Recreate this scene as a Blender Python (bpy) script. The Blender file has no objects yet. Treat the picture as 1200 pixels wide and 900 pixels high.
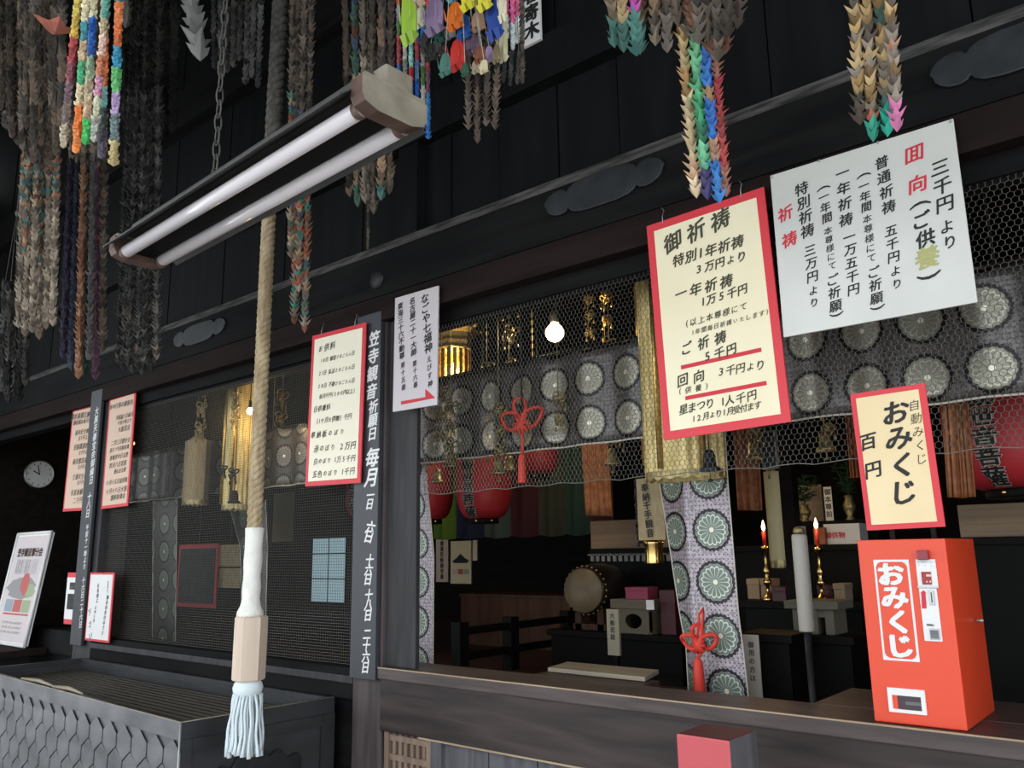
import bpy, bmesh, math, random
from mathutils import Vector, Matrix
R = random.Random(11)
C = bpy.context.scene.collection
sc = bpy.context.scene
# ---------------------------------------------------------------- camera, sky, exposure
F = 965.0
EYE = Vector((0, -2.3, 1.6))
AX = Vector((0.7625852, -0.14192195, -0.63112754))   # world X, Y, Z seen in camera axes (right, down, forward)
AY = Vector((0.64669182, 0.14324119, 0.74918065))
AZ = Vector((-0.01592172, -0.9794591, 0.20101337))
cam_d = bpy.data.cameras.new('camera')
cam = bpy.data.objects.new('camera', cam_d); C.objects.link(cam)
cam_d.sensor_width = 36; cam_d.lens = F/1200*36; cam_d.clip_start = 0.02
cam.matrix_world = Matrix(((AX.x, -AX.y, -AX.z, EYE.x), (AY.x, -AY.y, -AY.z, EYE.y), (AZ.x, -AZ.y, -AZ.z, EYE.z), (0, 0, 0, 1)))
sc.camera = cam
w = bpy.data.worlds.new('sky'); sc.world = w; w.use_nodes = True
w.node_tree.nodes['Background'].inputs[0].default_value = (0.90, 0.96, 1.0, 1)
w.node_tree.nodes['Background'].inputs[1].default_value = 2.0
sc.view_settings.view_transform = 'Standard'; sc.view_settings.look = 'None'
sc.view_settings.gamma = 1; sc.view_settings.use_curve_mapping = False
sc.view_settings.exposure = 0.5
sc.cycles.use_denoising = True
sc.cycles.max_bounces = 6; sc.cycles.diffuse_bounces = 3; sc.cycles.glossy_bounces = 3
sc.cycles.sample_clamp_indirect = 4.0
def lamp(name, loc, energy, col, size=0.05):
    d = bpy.data.lights.new(name, 'POINT'); d.energy = energy; d.color = col; d.shadow_soft_size = size
    o = bpy.data.objects.new(name, d); C.objects.link(o); o.location = loc; return o

# ---------------------------------------------------------------- measuring: where a sight line meets a vertical plane or a height
def sight(px, py):
    d = Vector((px-600, py-450, F)); return Vector((AX.dot(d), AY.dot(d), AZ.dot(d)))
def at(px, py, Y=0.0):
    d = sight(px, py); return EYE + d*((Y-EYE.y)/d.y)
def atz(px, py, z):
    d = sight(px, py); return EYE + d*((z-EYE.z)/d.z)
def mpp(px, py, Y):
    return (Y-EYE.y)/sight(px, py).y          # metres per pixel there
def rect(x0, y0, x1, y1, Y):
    xm, ym = (x0+x1)/2, (y0+y1)/2
    return at(x0, ym, Y).x, at(x1, ym, Y).x, at(xm, y1, Y).z, at(xm, y0, Y).z

# ---------------------------------------------------------------- mesh building
ORI = {}
class MB:
    def __init__(s): s.v = []; s.f = []; s.m = []; s.c = []; s.s = []; s.u = []
    def add(s, vs, fs, mi=0, col=None, smooth=False, uvs=None):
        b = len(s.v); s.v.extend([Vector(p) for p in vs])
        for k, f in enumerate(fs):
            s.f.append([b+i for i in f]); s.m.append(mi); s.c.append(col); s.s.append(smooth)
            s.u.append([uvs[i] for i in f] if uvs else None)
        return s
    def box(s, x0, x1, y0, y1, z0, z1, mi=0, col=None):
        vs = [(x, y, z) for z in (z0, z1) for y in (y0, y1) for x in (x0, x1)]
        return s.add(vs, [(0,2,3,1), (4,5,7,6), (0,1,5,4), (2,6,7,3), (0,4,6,2), (1,3,7,5)], mi, col)
    def obox(s, c, a, b, d, mi=0, col=None):         # centre and three half vectors
        c = Vector(c); vs = [c+i*a+j*b+k*d for k in (-1, 1) for j in (-1, 1) for i in (-1, 1)]
        return s.add(vs, [(0,2,3,1), (4,5,7,6), (0,1,5,4), (2,6,7,3), (0,4,6,2), (1,3,7,5)], mi, col)
    def tube(s, pts, r, n=8, mi=0, col=None, cap=True, smooth=True):
        pts = [Vector(p) for p in pts]; N = len(pts)
        rs = r if isinstance(r, (list, tuple)) else [r]*N
        vs = []; prev = None
        for i, p in enumerate(pts):
            t = (pts[min(i+1, N-1)]-pts[max(i-1, 0)]).normalized()
            if prev is None:
                prev = t.cross(Vector((0, 0, 1)) if abs(t.z) < 0.9 else Vector((0, 1, 0))).normalized()
            prev = (prev-t*prev.dot(t)).normalized(); q = t.cross(prev)
            for k in range(n):
                a = 2*math.pi*k/n; vs.append(p+(prev*math.cos(a)+q*math.sin(a))*rs[i])
        fs = [(i*n+k, i*n+(k+1) % n, (i+1)*n+(k+1) % n, (i+1)*n+k) for i in range(N-1) for k in range(n)]
        s.add(vs, fs, mi, col, smooth)
        if cap:
            b = len(s.v)-len(vs)
            for ring in (range(n-1, -1, -1), range((N-1)*n, N*n)):
                s.f.append([b+i for i in ring]); s.m.append(mi); s.c.append(col); s.s.append(False); s.u.append(None)
        return s
    def lathe(s, c, prof, n=20, mi=0, col=None, axis=(0, 0, 1), smooth=True, sx=1.0):
        c = Vector(c); ax = Vector(axis).normalized()
        p = ax.cross(Vector((0, 1, 0)) if abs(ax.y) < 0.9 else Vector((1, 0, 0))).normalized(); q = ax.cross(p)
        vs = [c+ax*h+(p*math.cos(2*math.pi*k/n)*sx+q*math.sin(2*math.pi*k/n))*r for r, h in prof for k in range(n)]
        N = len(prof)
        s.add(vs, [(i*n+k, i*n+(k+1) % n, (i+1)*n+(k+1) % n, (i+1)*n+k) for i in range(N-1) for k in range(n)], mi, col, smooth)
        b = len(s.v)-len(vs)
        for ring in (range(n-1, -1, -1), range((N-1)*n, N*n)):
            s.f.append([b+i for i in ring]); s.m.append(mi); s.c.append(col); s.s.append(False); s.u.append(None)
        return s
    def grid(s, fn, nu, nv, uv=None, mi=0, col=None, smooth=True):
        vs = [fn(i/nu, j/nv) for j in range(nv+1) for i in range(nu+1)]
        us = [uv(i/nu, j/nv) for j in range(nv+1) for i in range(nu+1)] if uv else None
        k = nu+1
        return s.add(vs, [(j*k+i, j*k+i+1, (j+1)*k+i+1, (j+1)*k+i) for j in range(nv) for i in range(nu)], mi, col, smooth, us)
    def prism(s, fr, outline, c0, c1, mi=0, col=None):
        n = len(outline); vs = [fr.w(a, b, c0) for a, b in outline]+[fr.w(a, b, c1) for a, b in outline]
        fs = [tuple(range(n-1, -1, -1)), tuple(range(n, 2*n))]+[(i, (i+1) % n, n+(i+1) % n, n+i) for i in range(n)]
        return s.add(vs, fs, mi, col)
    def build(s, name, mats, parent=None, bevel=0.0, solid=0.0, sub=0):
        me = bpy.data.meshes.new(name)
        lo = Vector([min(p[i] for p in s.v) for i in range(3)]); hi = Vector([max(p[i] for p in s.v) for i in range(3)])
        o3 = (lo+hi)/2
        if parent is None: o3.z = lo.z
        me.from_pydata([p-o3 for p in s.v], [], s.f)
        for m in (mats if isinstance(mats, (list, tuple)) else [mats]): me.materials.append(m)
        me.polygons.foreach_set('material_index', s.m); me.polygons.foreach_set('use_smooth', s.s)
        if any(c is not None for c in s.c):
            ca = me.color_attributes.new('Col', 'FLOAT_COLOR', 'CORNER'); dat = []
            for f, c in zip(s.f, s.c): dat.extend((tuple(c or (1, 1, 1))+(1.0,))*len(f))
            ca.data.foreach_set('color', dat)
        if any(u is not None for u in s.u):
            ul = me.uv_layers.new(name='UVMap'); dat = []
            for f, u in zip(s.f, s.u):
                for k in range(len(f)): dat.extend(u[k] if u else (0, 0))
            ul.data.foreach_set('uv', dat)
        bm = bmesh.new(); bm.from_mesh(me)
        if not any(u is not None for u in s.u) and len(s.f) < 4000: bmesh.ops.recalc_face_normals(bm, faces=bm.faces)
        if bevel:
            bmesh.ops.bevel(bm, geom=[e for e in bm.edges if len(e.link_faces) == 2 and e.calc_face_angle(0) > 0.5], offset=bevel, segments=2, affect='EDGES', profile=0.6)
        bm.to_mesh(me); bm.free(); me.update()
        o = bpy.data.objects.new(name, me); C.objects.link(o)
        if parent is not None: o.parent = parent; o.location = o3-ORI[parent.name]
        else: o.location = o3
        if solid:
            md = o.modifiers.new('thickness', 'SOLIDIFY'); md.thickness = solid; md.offset = 0
        if sub:
            md = o.modifiers.new('smooth', 'SUBSURF'); md.levels = md.render_levels = sub
        ORI[o.name] = o3; return o
def tag(o, label, cat, group=None):
    o['label'] = label; o['category'] = cat
    if group: o['group'] = group
    return o
def thing(name, label, cat, loc, group=None):
    o = bpy.data.objects.new(name, None); C.objects.link(o); o.location = loc; o.empty_display_size = 0.05
    ORI[o.name] = Vector(loc); return tag(o, label, cat, group)
def struct(name, mb, m, **k):
    o = mb.build(name, m, **k); o['kind'] = 'structure'; return o
class Fr:                                              # a flat frame of reference: origin, right, up, towards the viewer
    def __init__(s, o, u, v): s.o = Vector(o); s.u = Vector(u).normalized(); s.v = Vector(v).normalized(); s.n = s.u.cross(s.v)
    def w(s, a, b, c=0): return s.o+s.u*a+s.v*b+s.n*c
    def px(s, x, y):
        d = sight(x, y); p = EYE+d*((s.o-EYE).dot(s.n)/d.dot(s.n))-s.o; return p.dot(s.u), p.dot(s.v)
    def box(s, mb, a0, a1, b0, b1, c0, c1, mi=0, col=None):
        return mb.obox(s.w((a0+a1)/2, (b0+b1)/2, (c0+c1)/2), s.u*(a1-a0)/2, s.v*(b1-b0)/2, s.n*(c1-c0)/2, mi, col)

# ---------------------------------------------------------------- lettering
_G = {}
def precache(chars, bold):
    bold = 0
    obs = []
    for ch in chars:
        if (ch, bold) in _G or ch in ' 　': continue
        cu = bpy.data.curves.new('g', 'FONT'); cu.body = ch; cu.size = 1; cu.resolution_u = 2; cu.fill_mode = 'FRONT'
        o = bpy.data.objects.new('g', cu); C.objects.link(o); obs.append((ch, o, cu))
    if not obs: return
    bpy.context.view_layer.update(); dg = bpy.context.evaluated_depsgraph_get()
    for ch, o, cu in obs:
        me = bpy.data.meshes.new_from_object(o.evaluated_get(dg))
        vs = [v.co.copy() for v in me.vertices]; fs = [tuple(p.vertices) for p in me.polygons]
        if vs:
            cx = (min(v.x for v in vs)+max(v.x for v in vs))/2; cy = (min(v.y for v in vs)+max(v.y for v in vs))/2
            if ch in 'ょりこえ一二三つし': pass
            _G[(ch, bold)] = ([(v.x-cx, v.y-cy) for v in vs], fs)
        else: _G[(ch, bold)] = ([], [])
        bpy.data.objects.remove(o); bpy.data.curves.remove(cu); bpy.data.meshes.remove(me)
def text(mb, mapf, s, p0, p1, k=1.0, bold=0.02, sx=1.0, shear=0.0, vert=False, mi=0, size=None, small=()):
    """characters of s centred from p0 to p1 (local a, b), k = em over the step"""
    precache(s, bold)
    p0 = Vector(p0); p1 = Vector(p1); W = [0.55 if ch == ' ' else 0.6 if ch in '()1' and not vert else 1.0 for ch in s]
    pos = []; t = 0
    for i, wd in enumerate(W):
        if i: t += (W[i-1]+wd)/2
        pos.append(t)
    T = pos[-1] or 1.0; step = (p1-p0).length/T if len(s) > 1 else (size or 0.05)
    em = size or step*k; d = (p1-p0)
    ang = math.atan2(d.y, d.x) if len(s) > 1 else 0
    if vert: ang = ang+math.pi/2 if len(s) > 1 else 0
    ca, sa = math.cos(ang), math.sin(ang)
    for i, ch in enumerate(s):
        if (ch, 0) not in _G: continue
        vs, fs = _G[(ch, 0)]
        if not vs: continue
        e = em*(0.78 if ch in small else 1.0); c = p0+d*(pos[i]/T if len(s) > 1 else 0)
        for dz, (ox, oy) in enumerate(((0, 0), (bold, bold*0.5), (-bold, -bold*0.5), (bold*0.4, -bold*0.7), (-bold*0.4, bold*0.7)) if bold > 0.004 else ((0, 0),)):
            dz *= 0.00015; out = []                                   # a brush's width: the stroke drawn again a hair aside
            for x, y in vs:
                if vert and ch in '()（）': x, y = y, -x
                x, y = (x+ox+shear*y)*sx*e, (y+oy+(0.12*x if shear else 0))*e
                out.append(mapf(c.x+x*ca-y*sa, c.y+x*sa+y*ca, dz))
            mb.add(out, fs, mi)

# ---------------------------------------------------------------- materials
def nodes(name):
    m = bpy.data.materials.new(name); m.use_nodes = True; nt = m.node_tree
    return m, nt, nt.nodes['Principled BSDF']
def mat(name, col, rough=0.6, metal=0.0, emit=None, es=1.0, spec=None):
    m, nt, b = nodes(name)
    b.inputs['Base Color'].default_value = (*col, 1); b.inputs['Roughness'].default_value = rough; b.inputs['Metallic'].default_value = metal
    if spec is not None: b.inputs['Specular IOR Level'].default_value = spec
    if emit: b.inputs['Emission Color'].default_value = (*emit, 1); b.inputs['Emission Strength'].default_value = es
    return m
def ramp2(nt, fac, c0, c1, p0=0.3, p1=0.7):
    r = nt.nodes.new('ShaderNodeValToRGB'); r.color_ramp.elements[0].position = p0; r.color_ramp.elements[1].position = p1
    r.color_ramp.elements[0].color = (*c0, 1); r.color_ramp.elements[1].color = (*c1, 1); nt.links.new(fac, r.inputs[0]); return r.outputs[0]
def mapped(nt, scale, coord='Object'):
    t = nt.nodes.new('ShaderNodeTexCoord'); mp = nt.nodes.new('ShaderNodeMapping'); mp.inputs['Scale'].default_value = scale
    nt.links.new(t.outputs[coord], mp.inputs[0]); return mp.outputs[0]
def noisy(name, c0, c1, scale=(8, 8, 8), rough=0.6, metal=0.0, bump=0.1, detail=6, p=(0.3, 0.7), spec=None):
    m, nt, b = nodes(name); n = nt.nodes.new('ShaderNodeTexNoise'); n.inputs['Scale'].default_value = 1; n.inputs['Detail'].default_value = detail
    nt.links.new(mapped(nt, scale), n.inputs['Vector'])
    nt.links.new(ramp2(nt, n.outputs[0], c0, c1, *p), b.inputs['Base Color'])
    b.inputs['Roughness'].default_value = rough; b.inputs['Metallic'].default_value = metal
    if spec is not None: b.inputs['Specular IOR Level'].default_value = spec
    if bump:
        bp = nt.nodes.new('ShaderNodeBump'); bp.inputs['Strength'].default_value = bump; bp.inputs['Distance'].default_value = 0.01
        nt.links.new(n.outputs[0], bp.inputs['Height']); nt.links.new(bp.outputs[0], b.inputs['Normal'])
    return m
def wood(name, c0, c1, along='X', rough=0.6, ring=14.0, spec=0.4, fine=1.0):
    """long grain with rings"""
    m, nt, b = nodes(name)
    sc_ = tuple(x*fine for x in {'X': (0.55, 5, 5), 'Z': (5, 5, 0.55), 'Y': (5, 0.55, 5)}[along])
    v = mapped(nt, sc_)
    n = nt.nodes.new('ShaderNodeTexNoise'); n.inputs['Scale'].default_value = 1.3; n.inputs['Detail'].default_value = 2; nt.links.new(v, n.inputs['Vector'])
    mul = nt.nodes.new('ShaderNodeMath'); mul.operation = 'MULTIPLY'; mul.inputs[1].default_value = ring; nt.links.new(n.outputs[0], mul.inputs[0])
    fr = nt.nodes.new('ShaderNodeMath'); fr.operation = 'PINGPONG'; fr.inputs[1].default_value = 1.0; nt.links.new(mul.outputs[0], fr.inputs[0])
    n2 = nt.nodes.new('ShaderNodeTexNoise'); n2.inputs['Scale'].default_value = 6; n2.inputs['Detail'].default_value = 5; nt.links.new(v, n2.inputs['Vector'])
    mx = nt.nodes.new('ShaderNodeMath'); mx.operation = 'MULTIPLY_ADD'; mx.inputs[1].default_value = 0.45; nt.links.new(fr.outputs[0], mx.inputs[0])
    h = nt.nodes.new('ShaderNodeMath'); h.operation = 'MULTIPLY'; h.inputs[1].default_value = 0.6; nt.links.new(n2.outputs[0], h.inputs[0]); nt.links.new(h.outputs[0], mx.inputs[2])
    nt.links.new(ramp2(nt, mx.outputs[0], c0, c1, 0.2, 0.85), b.inputs['Base Color'])
    b.inputs['Roughness'].default_value = rough; b.inputs['Specular IOR Level'].default_value = spec
    bp = nt.nodes.new('ShaderNodeBump'); bp.inputs['Strength'].default_value = 0.25; bp.inputs['Distance'].default_value = 0.004
    nt.links.new(mx.outputs[0], bp.inputs['Height']); nt.links.new(bp.outputs[0], b.inputs['Normal'])
    return m
def vcol(name, rough=0.55, spec=0.4, noise=0.0):
    m, nt, b = nodes(name); a = nt.nodes.new('ShaderNodeVertexColor'); a.layer_name = 'Col'
    nt.links.new(a.outputs[0], b.inputs['Base Color']); b.inputs['Roughness'].default_value = rough; b.inputs['Specular IOR Level'].default_value = spec
    return m
def brocade(name, bg, med, dark, cell=0.17, off=(0.5, 0.5), metal=0.35, rough=0.42, leaf=(0.16, 0.2, 0.17)):
    """woven cloth: ringed sixteen-petal flowers on a dotted ground, UV in metres"""
    m, nt, b = nodes(name); L = nt.links.new
    def M(op, a, c=None, d=None):
        n = nt.nodes.new('ShaderNodeMath'); n.operation = op
        for k, x in enumerate((a, c, d)):
            if x is None: continue
            if isinstance(x, (int, float)): n.inputs[k].default_value = x
            else: L(x, n.inputs[k])
        return n.outputs[0]
    t = nt.nodes.new('ShaderNodeTexCoord'); s = nt.nodes.new('ShaderNodeSeparateXYZ'); L(t.outputs['UV'], s.inputs[0])
    u = M('SUBTRACT', M('FRACT', M('ADD', M('DIVIDE', s.outputs[0], cell), off[0])), 0.5)
    v = M('SUBTRACT', M('FRACT', M('ADD', M('DIVIDE', s.outputs[1], cell), off[1])), 0.5)
    r = M('SQRT', M('ADD', M('MULTIPLY', u, u), M('MULTIPLY', v, v))); an = M('ARCTAN2', v, u)
    pet = M('SINE', M('MULTIPLY', an, 16.0))
    rim = M('ADD', 0.325, M('MULTIPLY', M('ABSOLUTE', M('SINE', M('MULTIPLY', an, 8.0))), 0.022))
    inside = M('LESS_THAN', r, rim)
    ringw = M('MULTIPLY', M('LESS_THAN', r, M('ADD', 0.412, M('MULTIPLY', M('SINE', M('MULTIPLY', an, 30.0)), 0.012))), M('GREATER_THAN', r, M('ADD', rim, 0.012)))
    sc8 = M('ABSOLUTE', M('SINE', M('MULTIPLY', an, 8.0))); rs = M('ADD', 0.25, M('MULTIPLY', sc8, 0.045))
    line = M('MULTIPLY', M('MULTIPLY', M('LESS_THAN', sc8, 0.24), M('GREATER_THAN', r, 0.07)), M('LESS_THAN', r, rs)); eye = M('LESS_THAN', r, 0.05)
    hal = M('MULTIPLY', M('LESS_THAN', M('ABSOLUTE', M('SUBTRACT', r, rs)), 0.014), 1.0)
    def mix(f, a, c):
        n = nt.nodes.new('ShaderNodeMix'); n.data_type = 'RGBA'
        if isinstance(f, float): n.inputs[0].default_value = f
        else: L(f, n.inputs[0])
        for k, x in ((6, a), (7, c)):
            if isinstance(x, tuple): n.inputs[k].default_value = (*x, 1)
            else: L(x, n.inputs[k])
        return n.outputs[2]
    du = M('SUBTRACT', M('FRACT', M('MULTIPLY', s.outputs[0], 62.0)), 0.5); dv = M('SUBTRACT', M('FRACT', M('MULTIPLY', s.outputs[1], 62.0)), 0.5)
    dots = M('LESS_THAN', M('ADD', M('ABSOLUTE', du), M('ABSOLUTE', dv)), 0.24)
    vo = nt.nodes.new('ShaderNodeTexNoise'); vo.inputs['Scale'].default_value = 70; L(t.outputs['UV'], vo.inputs['Vector'])
    g = mix(M('MULTIPLY', dots, 0.85), bg, dark); g = mix(M('MULTIPLY', M('GREATER_THAN', vo.outputs[0], 0.52), 0.7), g, tuple(x*0.45 for x in bg))
    fl = mix(line, leaf, med); fl = mix(hal, fl, med); fl = mix(eye, fl, (0.75, 0.72, 0.6))
    col = mix(inside, g, fl); col = mix(ringw, col, dark)
    L(col, b.inputs['Base Color']); b.inputs['Metallic'].default_value = metal; b.inputs['Roughness'].default_value = rough
    return m
M = {}
M['beam'] = wood('old_dark_beam', (0.005, 0.005, 0.0055), (0.012, 0.0118, 0.012), 'X', 0.8, 8, 0.1)
M['lintel'] = wood('old_red_brown_lintel', (0.010, 0.006, 0.006), (0.021, 0.0125, 0.012), 'X', 0.8, 8, 0.12)
M['board'] = wood('eave_shaded_boards', (0.003, 0.0035, 0.004), (0.007, 0.0075, 0.008), 'Z', 0.75, 8, 0.15)  # board colour taken near black to carry the shade under the eave
M['post'] = wood('grey_weathered_post', (0.024, 0.024, 0.026), (0.050, 0.049, 0.053), 'Z', 0.6, 8, 0.3, 1.5)
M['pillar'] = wood('brown_weathered_pillar', (0.045, 0.036, 0.036), (0.095, 0.075, 0.075), 'Z', 0.6, 8, 0.3, 1.5)
M['sill'] = wood('brown_grained_sill', (0.017, 0.0125, 0.0125), (0.056, 0.038, 0.036), 'X', 0.5, 10, 0.35, 1.3)
M['sillcap'] = wood('worn_sill_cap', (0.045, 0.033, 0.032), (0.095, 0.07, 0.066), 'X', 0.45, 10, 0.4, 1.8)
M['edge'] = wood('rubbed_bare_wood', (0.28, 0.2, 0.13), (0.42, 0.31, 0.2), 'X', 0.5)
M['lattice'] = wood('pale_brown_lattice', (0.16, 0.11, 0.085), (0.27, 0.19, 0.14), 'Z', 0.6)
M['panelgrey'] = wood('blue_grey_board', (0.055, 0.056, 0.065), (0.115, 0.112, 0.125), 'Z', 0.55)
M['dust'] = noisy('grey_dust', (0.018, 0.018, 0.017), (0.125, 0.12, 0.11), (7, 45, 45), 0.95, 0, 0.3, p=(0.36, 0.66))
M['dark'] = mat('black_lacquer', (0.004, 0.004, 0.004), 0.6, spec=0.12)
M['darkwood'] = wood('dark_inner_wood', (0.006, 0.005, 0.0045), (0.014, 0.011, 0.009), 'X', 0.7, 8, 0.1)
M['redwood'] = wood('red_brown_inner_wood', (0.045, 0.020, 0.012), (0.085, 0.04, 0.024), 'Z', 0.6, 8, 0.2)
M['floor'] = mat('red_brown_floor_cloth', (0.05, 0.022, 0.018), 0.8, spec=0.15)
M['ground'] = noisy('pale_gravel', (0.30, 0.29, 0.27), (0.45, 0.43, 0.40), (30, 30, 30), 0.95)
M['wire'] = mat('grey_wire', (0.15, 0.145, 0.125), 0.5, 0.3)
M['wire2'] = mat('dull_wire', (0.085, 0.085, 0.075), 0.6, 0.2)
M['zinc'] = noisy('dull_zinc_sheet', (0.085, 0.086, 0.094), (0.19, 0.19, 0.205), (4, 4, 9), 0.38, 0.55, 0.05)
M['zincshade'] = noisy('shaded_zinc_sheet', (0.045, 0.047, 0.052), (0.085, 0.087, 0.095), (3, 3, 6), 0.42, 0.6, 0.05)  # shaded copy of the zinc, for box faces other than the front
M['iron'] = noisy('blackened_iron', (0.013, 0.015, 0.017), (0.032, 0.036, 0.04), (14, 14, 14), 0.5, 0.4, 0.1)
M['red'] = mat('red_border_paint', (0.68, 0.035, 0.05), 0.5)
M['cream'] = noisy('cream_paper', (0.86, 0.76, 0.52), (0.92, 0.84, 0.62), (3, 3, 3), 0.8, 0, 0)
M['cream2'] = noisy('tan_cream_paper', (0.80, 0.62, 0.36), (0.88, 0.71, 0.44), (4, 4, 4), 0.7, 0, 0)
M['ivory'] = mat('ivory_paper', (0.92, 0.86, 0.70), 0.7)
M['pinkish'] = mat('aged_pinkish_paper', (0.72, 0.53, 0.42), 0.8)
M['white'] = noisy('white_board', (0.56, 0.56, 0.53), (0.68, 0.68, 0.65), (2.5, 2.5, 2.5), 0.45, 0, 0)
M['paperwhite'] = mat('white_paper', (0.78, 0.77, 0.77), 0.7)
M['lilac'] = mat('faintly_lilac_white_board', (0.62, 0.57, 0.60), 0.5)
M['ink'] = mat('black_ink', (0.012, 0.012, 0.012), 0.6)
M['inkgreen'] = mat('faded_ink', (0.06, 0.06, 0.035), 0.7)
M['redink'] = mat('red_ink', (0.62, 0.025, 0.045), 0.6)
M['yellowink'] = mat('faded_yellow_green_ink', (0.42, 0.42, 0.16), 0.7)
M['slate'] = mat('dark_slate_painted_board', (0.040, 0.043, 0.052), 0.5)
M['chalk'] = mat('white_paint', (0.78, 0.78, 0.78), 0.6)
M['machine'] = mat('orange_red_enamel', (0.74, 0.064, 0.022), 0.38)
M['steel'] = mat('brushed_steel', (0.45, 0.46, 0.47), 0.35, 0.7)
M['tubeglass'] = mat('white_fluorescent_tube', (0.80, 0.76, 0.80), 0.12)
M['fixture'] = noisy('dirty_dark_enamel', (0.035, 0.036, 0.036), (0.075, 0.075, 0.072), (6, 6, 6), 0.5, 0, 0.05)
M['rust'] = noisy('rusty_brown_metal', (0.10, 0.055, 0.045), (0.17, 0.11, 0.085), (16, 16, 16), 0.55, 0.3, 0.1)
M['tan_metal'] = noisy('dusty_tan_metal', (0.20, 0.17, 0.125), (0.32, 0.29, 0.225), (14, 14, 14), 0.65, 0.1, 0.1)
M['rope'] = noisy('hemp_rope', (0.27, 0.20, 0.11), (0.54, 0.43, 0.28), (60, 60, 12), 0.9, 0, 0.4)
M['ropedust'] = noisy('dusty_rope', (0.06, 0.056, 0.05), (0.16, 0.15, 0.135), (60, 60, 20), 1.0, 0, 0.4)
M['cloth'] = noisy('white_cotton_cloth', (0.72, 0.71, 0.66), (0.86, 0.85, 0.80), (22, 22, 22), 0.85, 0, 0.5)
M['palewood'] = wood('pale_bare_wood', (0.52, 0.40, 0.31), (0.66, 0.54, 0.44), 'Z', 0.6, 8)
M['tassel'] = mat('white_cord', (0.66, 0.74, 0.78), 0.8)
M['paper'] = vcol('folded_coloured_paper', 0.55)
M['faded'] = vcol('faded_dusty_paper', 0.9, 0.15)
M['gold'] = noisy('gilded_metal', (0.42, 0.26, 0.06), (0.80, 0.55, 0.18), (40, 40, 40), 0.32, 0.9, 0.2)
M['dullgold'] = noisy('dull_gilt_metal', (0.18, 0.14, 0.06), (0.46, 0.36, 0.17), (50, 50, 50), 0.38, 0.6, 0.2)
M['goldcloth'] = noisy('gold_brocade_cloth', (0.46, 0.35, 0.12), (0.78, 0.62, 0.28), (55, 55, 12), 0.45, 0.3, 0.2)
M['tancloth'] = noisy('tan_cloth', (0.30, 0.23, 0.13), (0.42, 0.33, 0.19), (60, 60, 20), 0.8, 0, 0.1)
M['lacered'] = mat('vermilion_cord', (0.70, 0.05, 0.03), 0.6)
M['lantern'] = mat('red_lantern_paper', (0.42, 0.022, 0.03), 0.5)
M['orangecloth'] = noisy('orange_brocade', (0.22, 0.07, 0.025), (0.42, 0.16, 0.06), (30, 30, 30), 0.6, 0.1, 0.1)
M['brass'] = mat('polished_brass', (0.75, 0.52, 0.18), 0.2, 1.0)
M['leaf'] = mat('dark_green_leaf', (0.03, 0.075, 0.03), 0.5)
M['offwhite'] = mat('off_white_surface', (0.62, 0.58, 0.50), 0.6)
M['tanwood'] = wood('plain_tan_wood', (0.32, 0.22, 0.14), (0.45, 0.32, 0.21), 'X', 0.6, 8)
M['boardtan'] = wood('grey_tan_plank', (0.20, 0.17, 0.125), (0.32, 0.275, 0.205), 'X', 0.55, 10)
M['brocade'] = brocade('silver_flower_brocade', (0.50, 0.45, 0.49), (0.60, 0.62, 0.58), (0.012, 0.012, 0.014))
M['brocade2'] = brocade('shaded_silver_flower_brocade', (0.10, 0.092, 0.09), (0.26, 0.25, 0.23), (0.010, 0.010, 0.010), leaf=(0.12, 0.12, 0.105))  # brocade in darker colours that stand in for the dim left bay
# ---------------------------------------------------------------- the place: ground, porch roof, facade timbers, hall
def B(*a): return MB().box(*a)
struct('ground', B(-14, 9, -16, 5, -0.1, 0.0), M['ground'])
mb = MB(); mb.add([(-9.2, -3.4, 3.75), (3, -3.4, 3.75), (3, 0.1, 5.6), (-9.2, 0.1, 5.6), (-9.2, -3.4, 3.9), (3, -3.4, 3.9), (3, 0.1, 5.75), (-9.2, 0.1, 5.75)],
    [(0, 3, 2, 1), (4, 5, 6, 7), (0, 1, 5, 4), (1, 2, 6, 5), (2, 3, 7, 6), (3, 0, 4, 7)]); struct('ceiling', mb, M['board'])  # unseen porch roof, sloped low in front to keep sky light off the upper wall
def roofz(y): return 5.6+(y-0.1)*1.85/3.5
for y in (-0.45, -0.95, -1.35):
    struct('beam', B(-9, 2.5, y-0.04, y+0.04, roofz(y)-0.1, roofz(y)+0.03), M['board'])
struct('ceiling', B(-11.2, 3, 0.1, 4.3, 3.5, 3.6), M['darkwood'])
for y in (0.3, 0.55, 0.9, 1.3, 2.2):
    struct('beam', B(-9, 2.5, y-0.02, y+0.02, 3.42, 3.5), M['darkwood'])
struct('wall_back', B(-11.2, 3, 4.2, 4.3, 0.8, 3.5), M['darkwood'])
struct('wall_left', B(-8.6, -8.5, -1.6, 1.6, 0.0, 5.0), M['darkwood'])
struct('wall_far', B(-11.2, -11.1, 1.5, 4.2, 0.0, 3.5), M['darkwood'])
struct('wall_return', B(-11.2, -8.5, 1.5, 1.6, 0.0, 3.5), M['darkwood'])
struct('wall_right', B(2.4, 2.5, 0.1, 4.2, 0.0, 3.5), M['darkwood'])
struct('floor', B(-11.1, 2.4, 0.16, 4.2, 0.85, 0.95), M['floor'])
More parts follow.
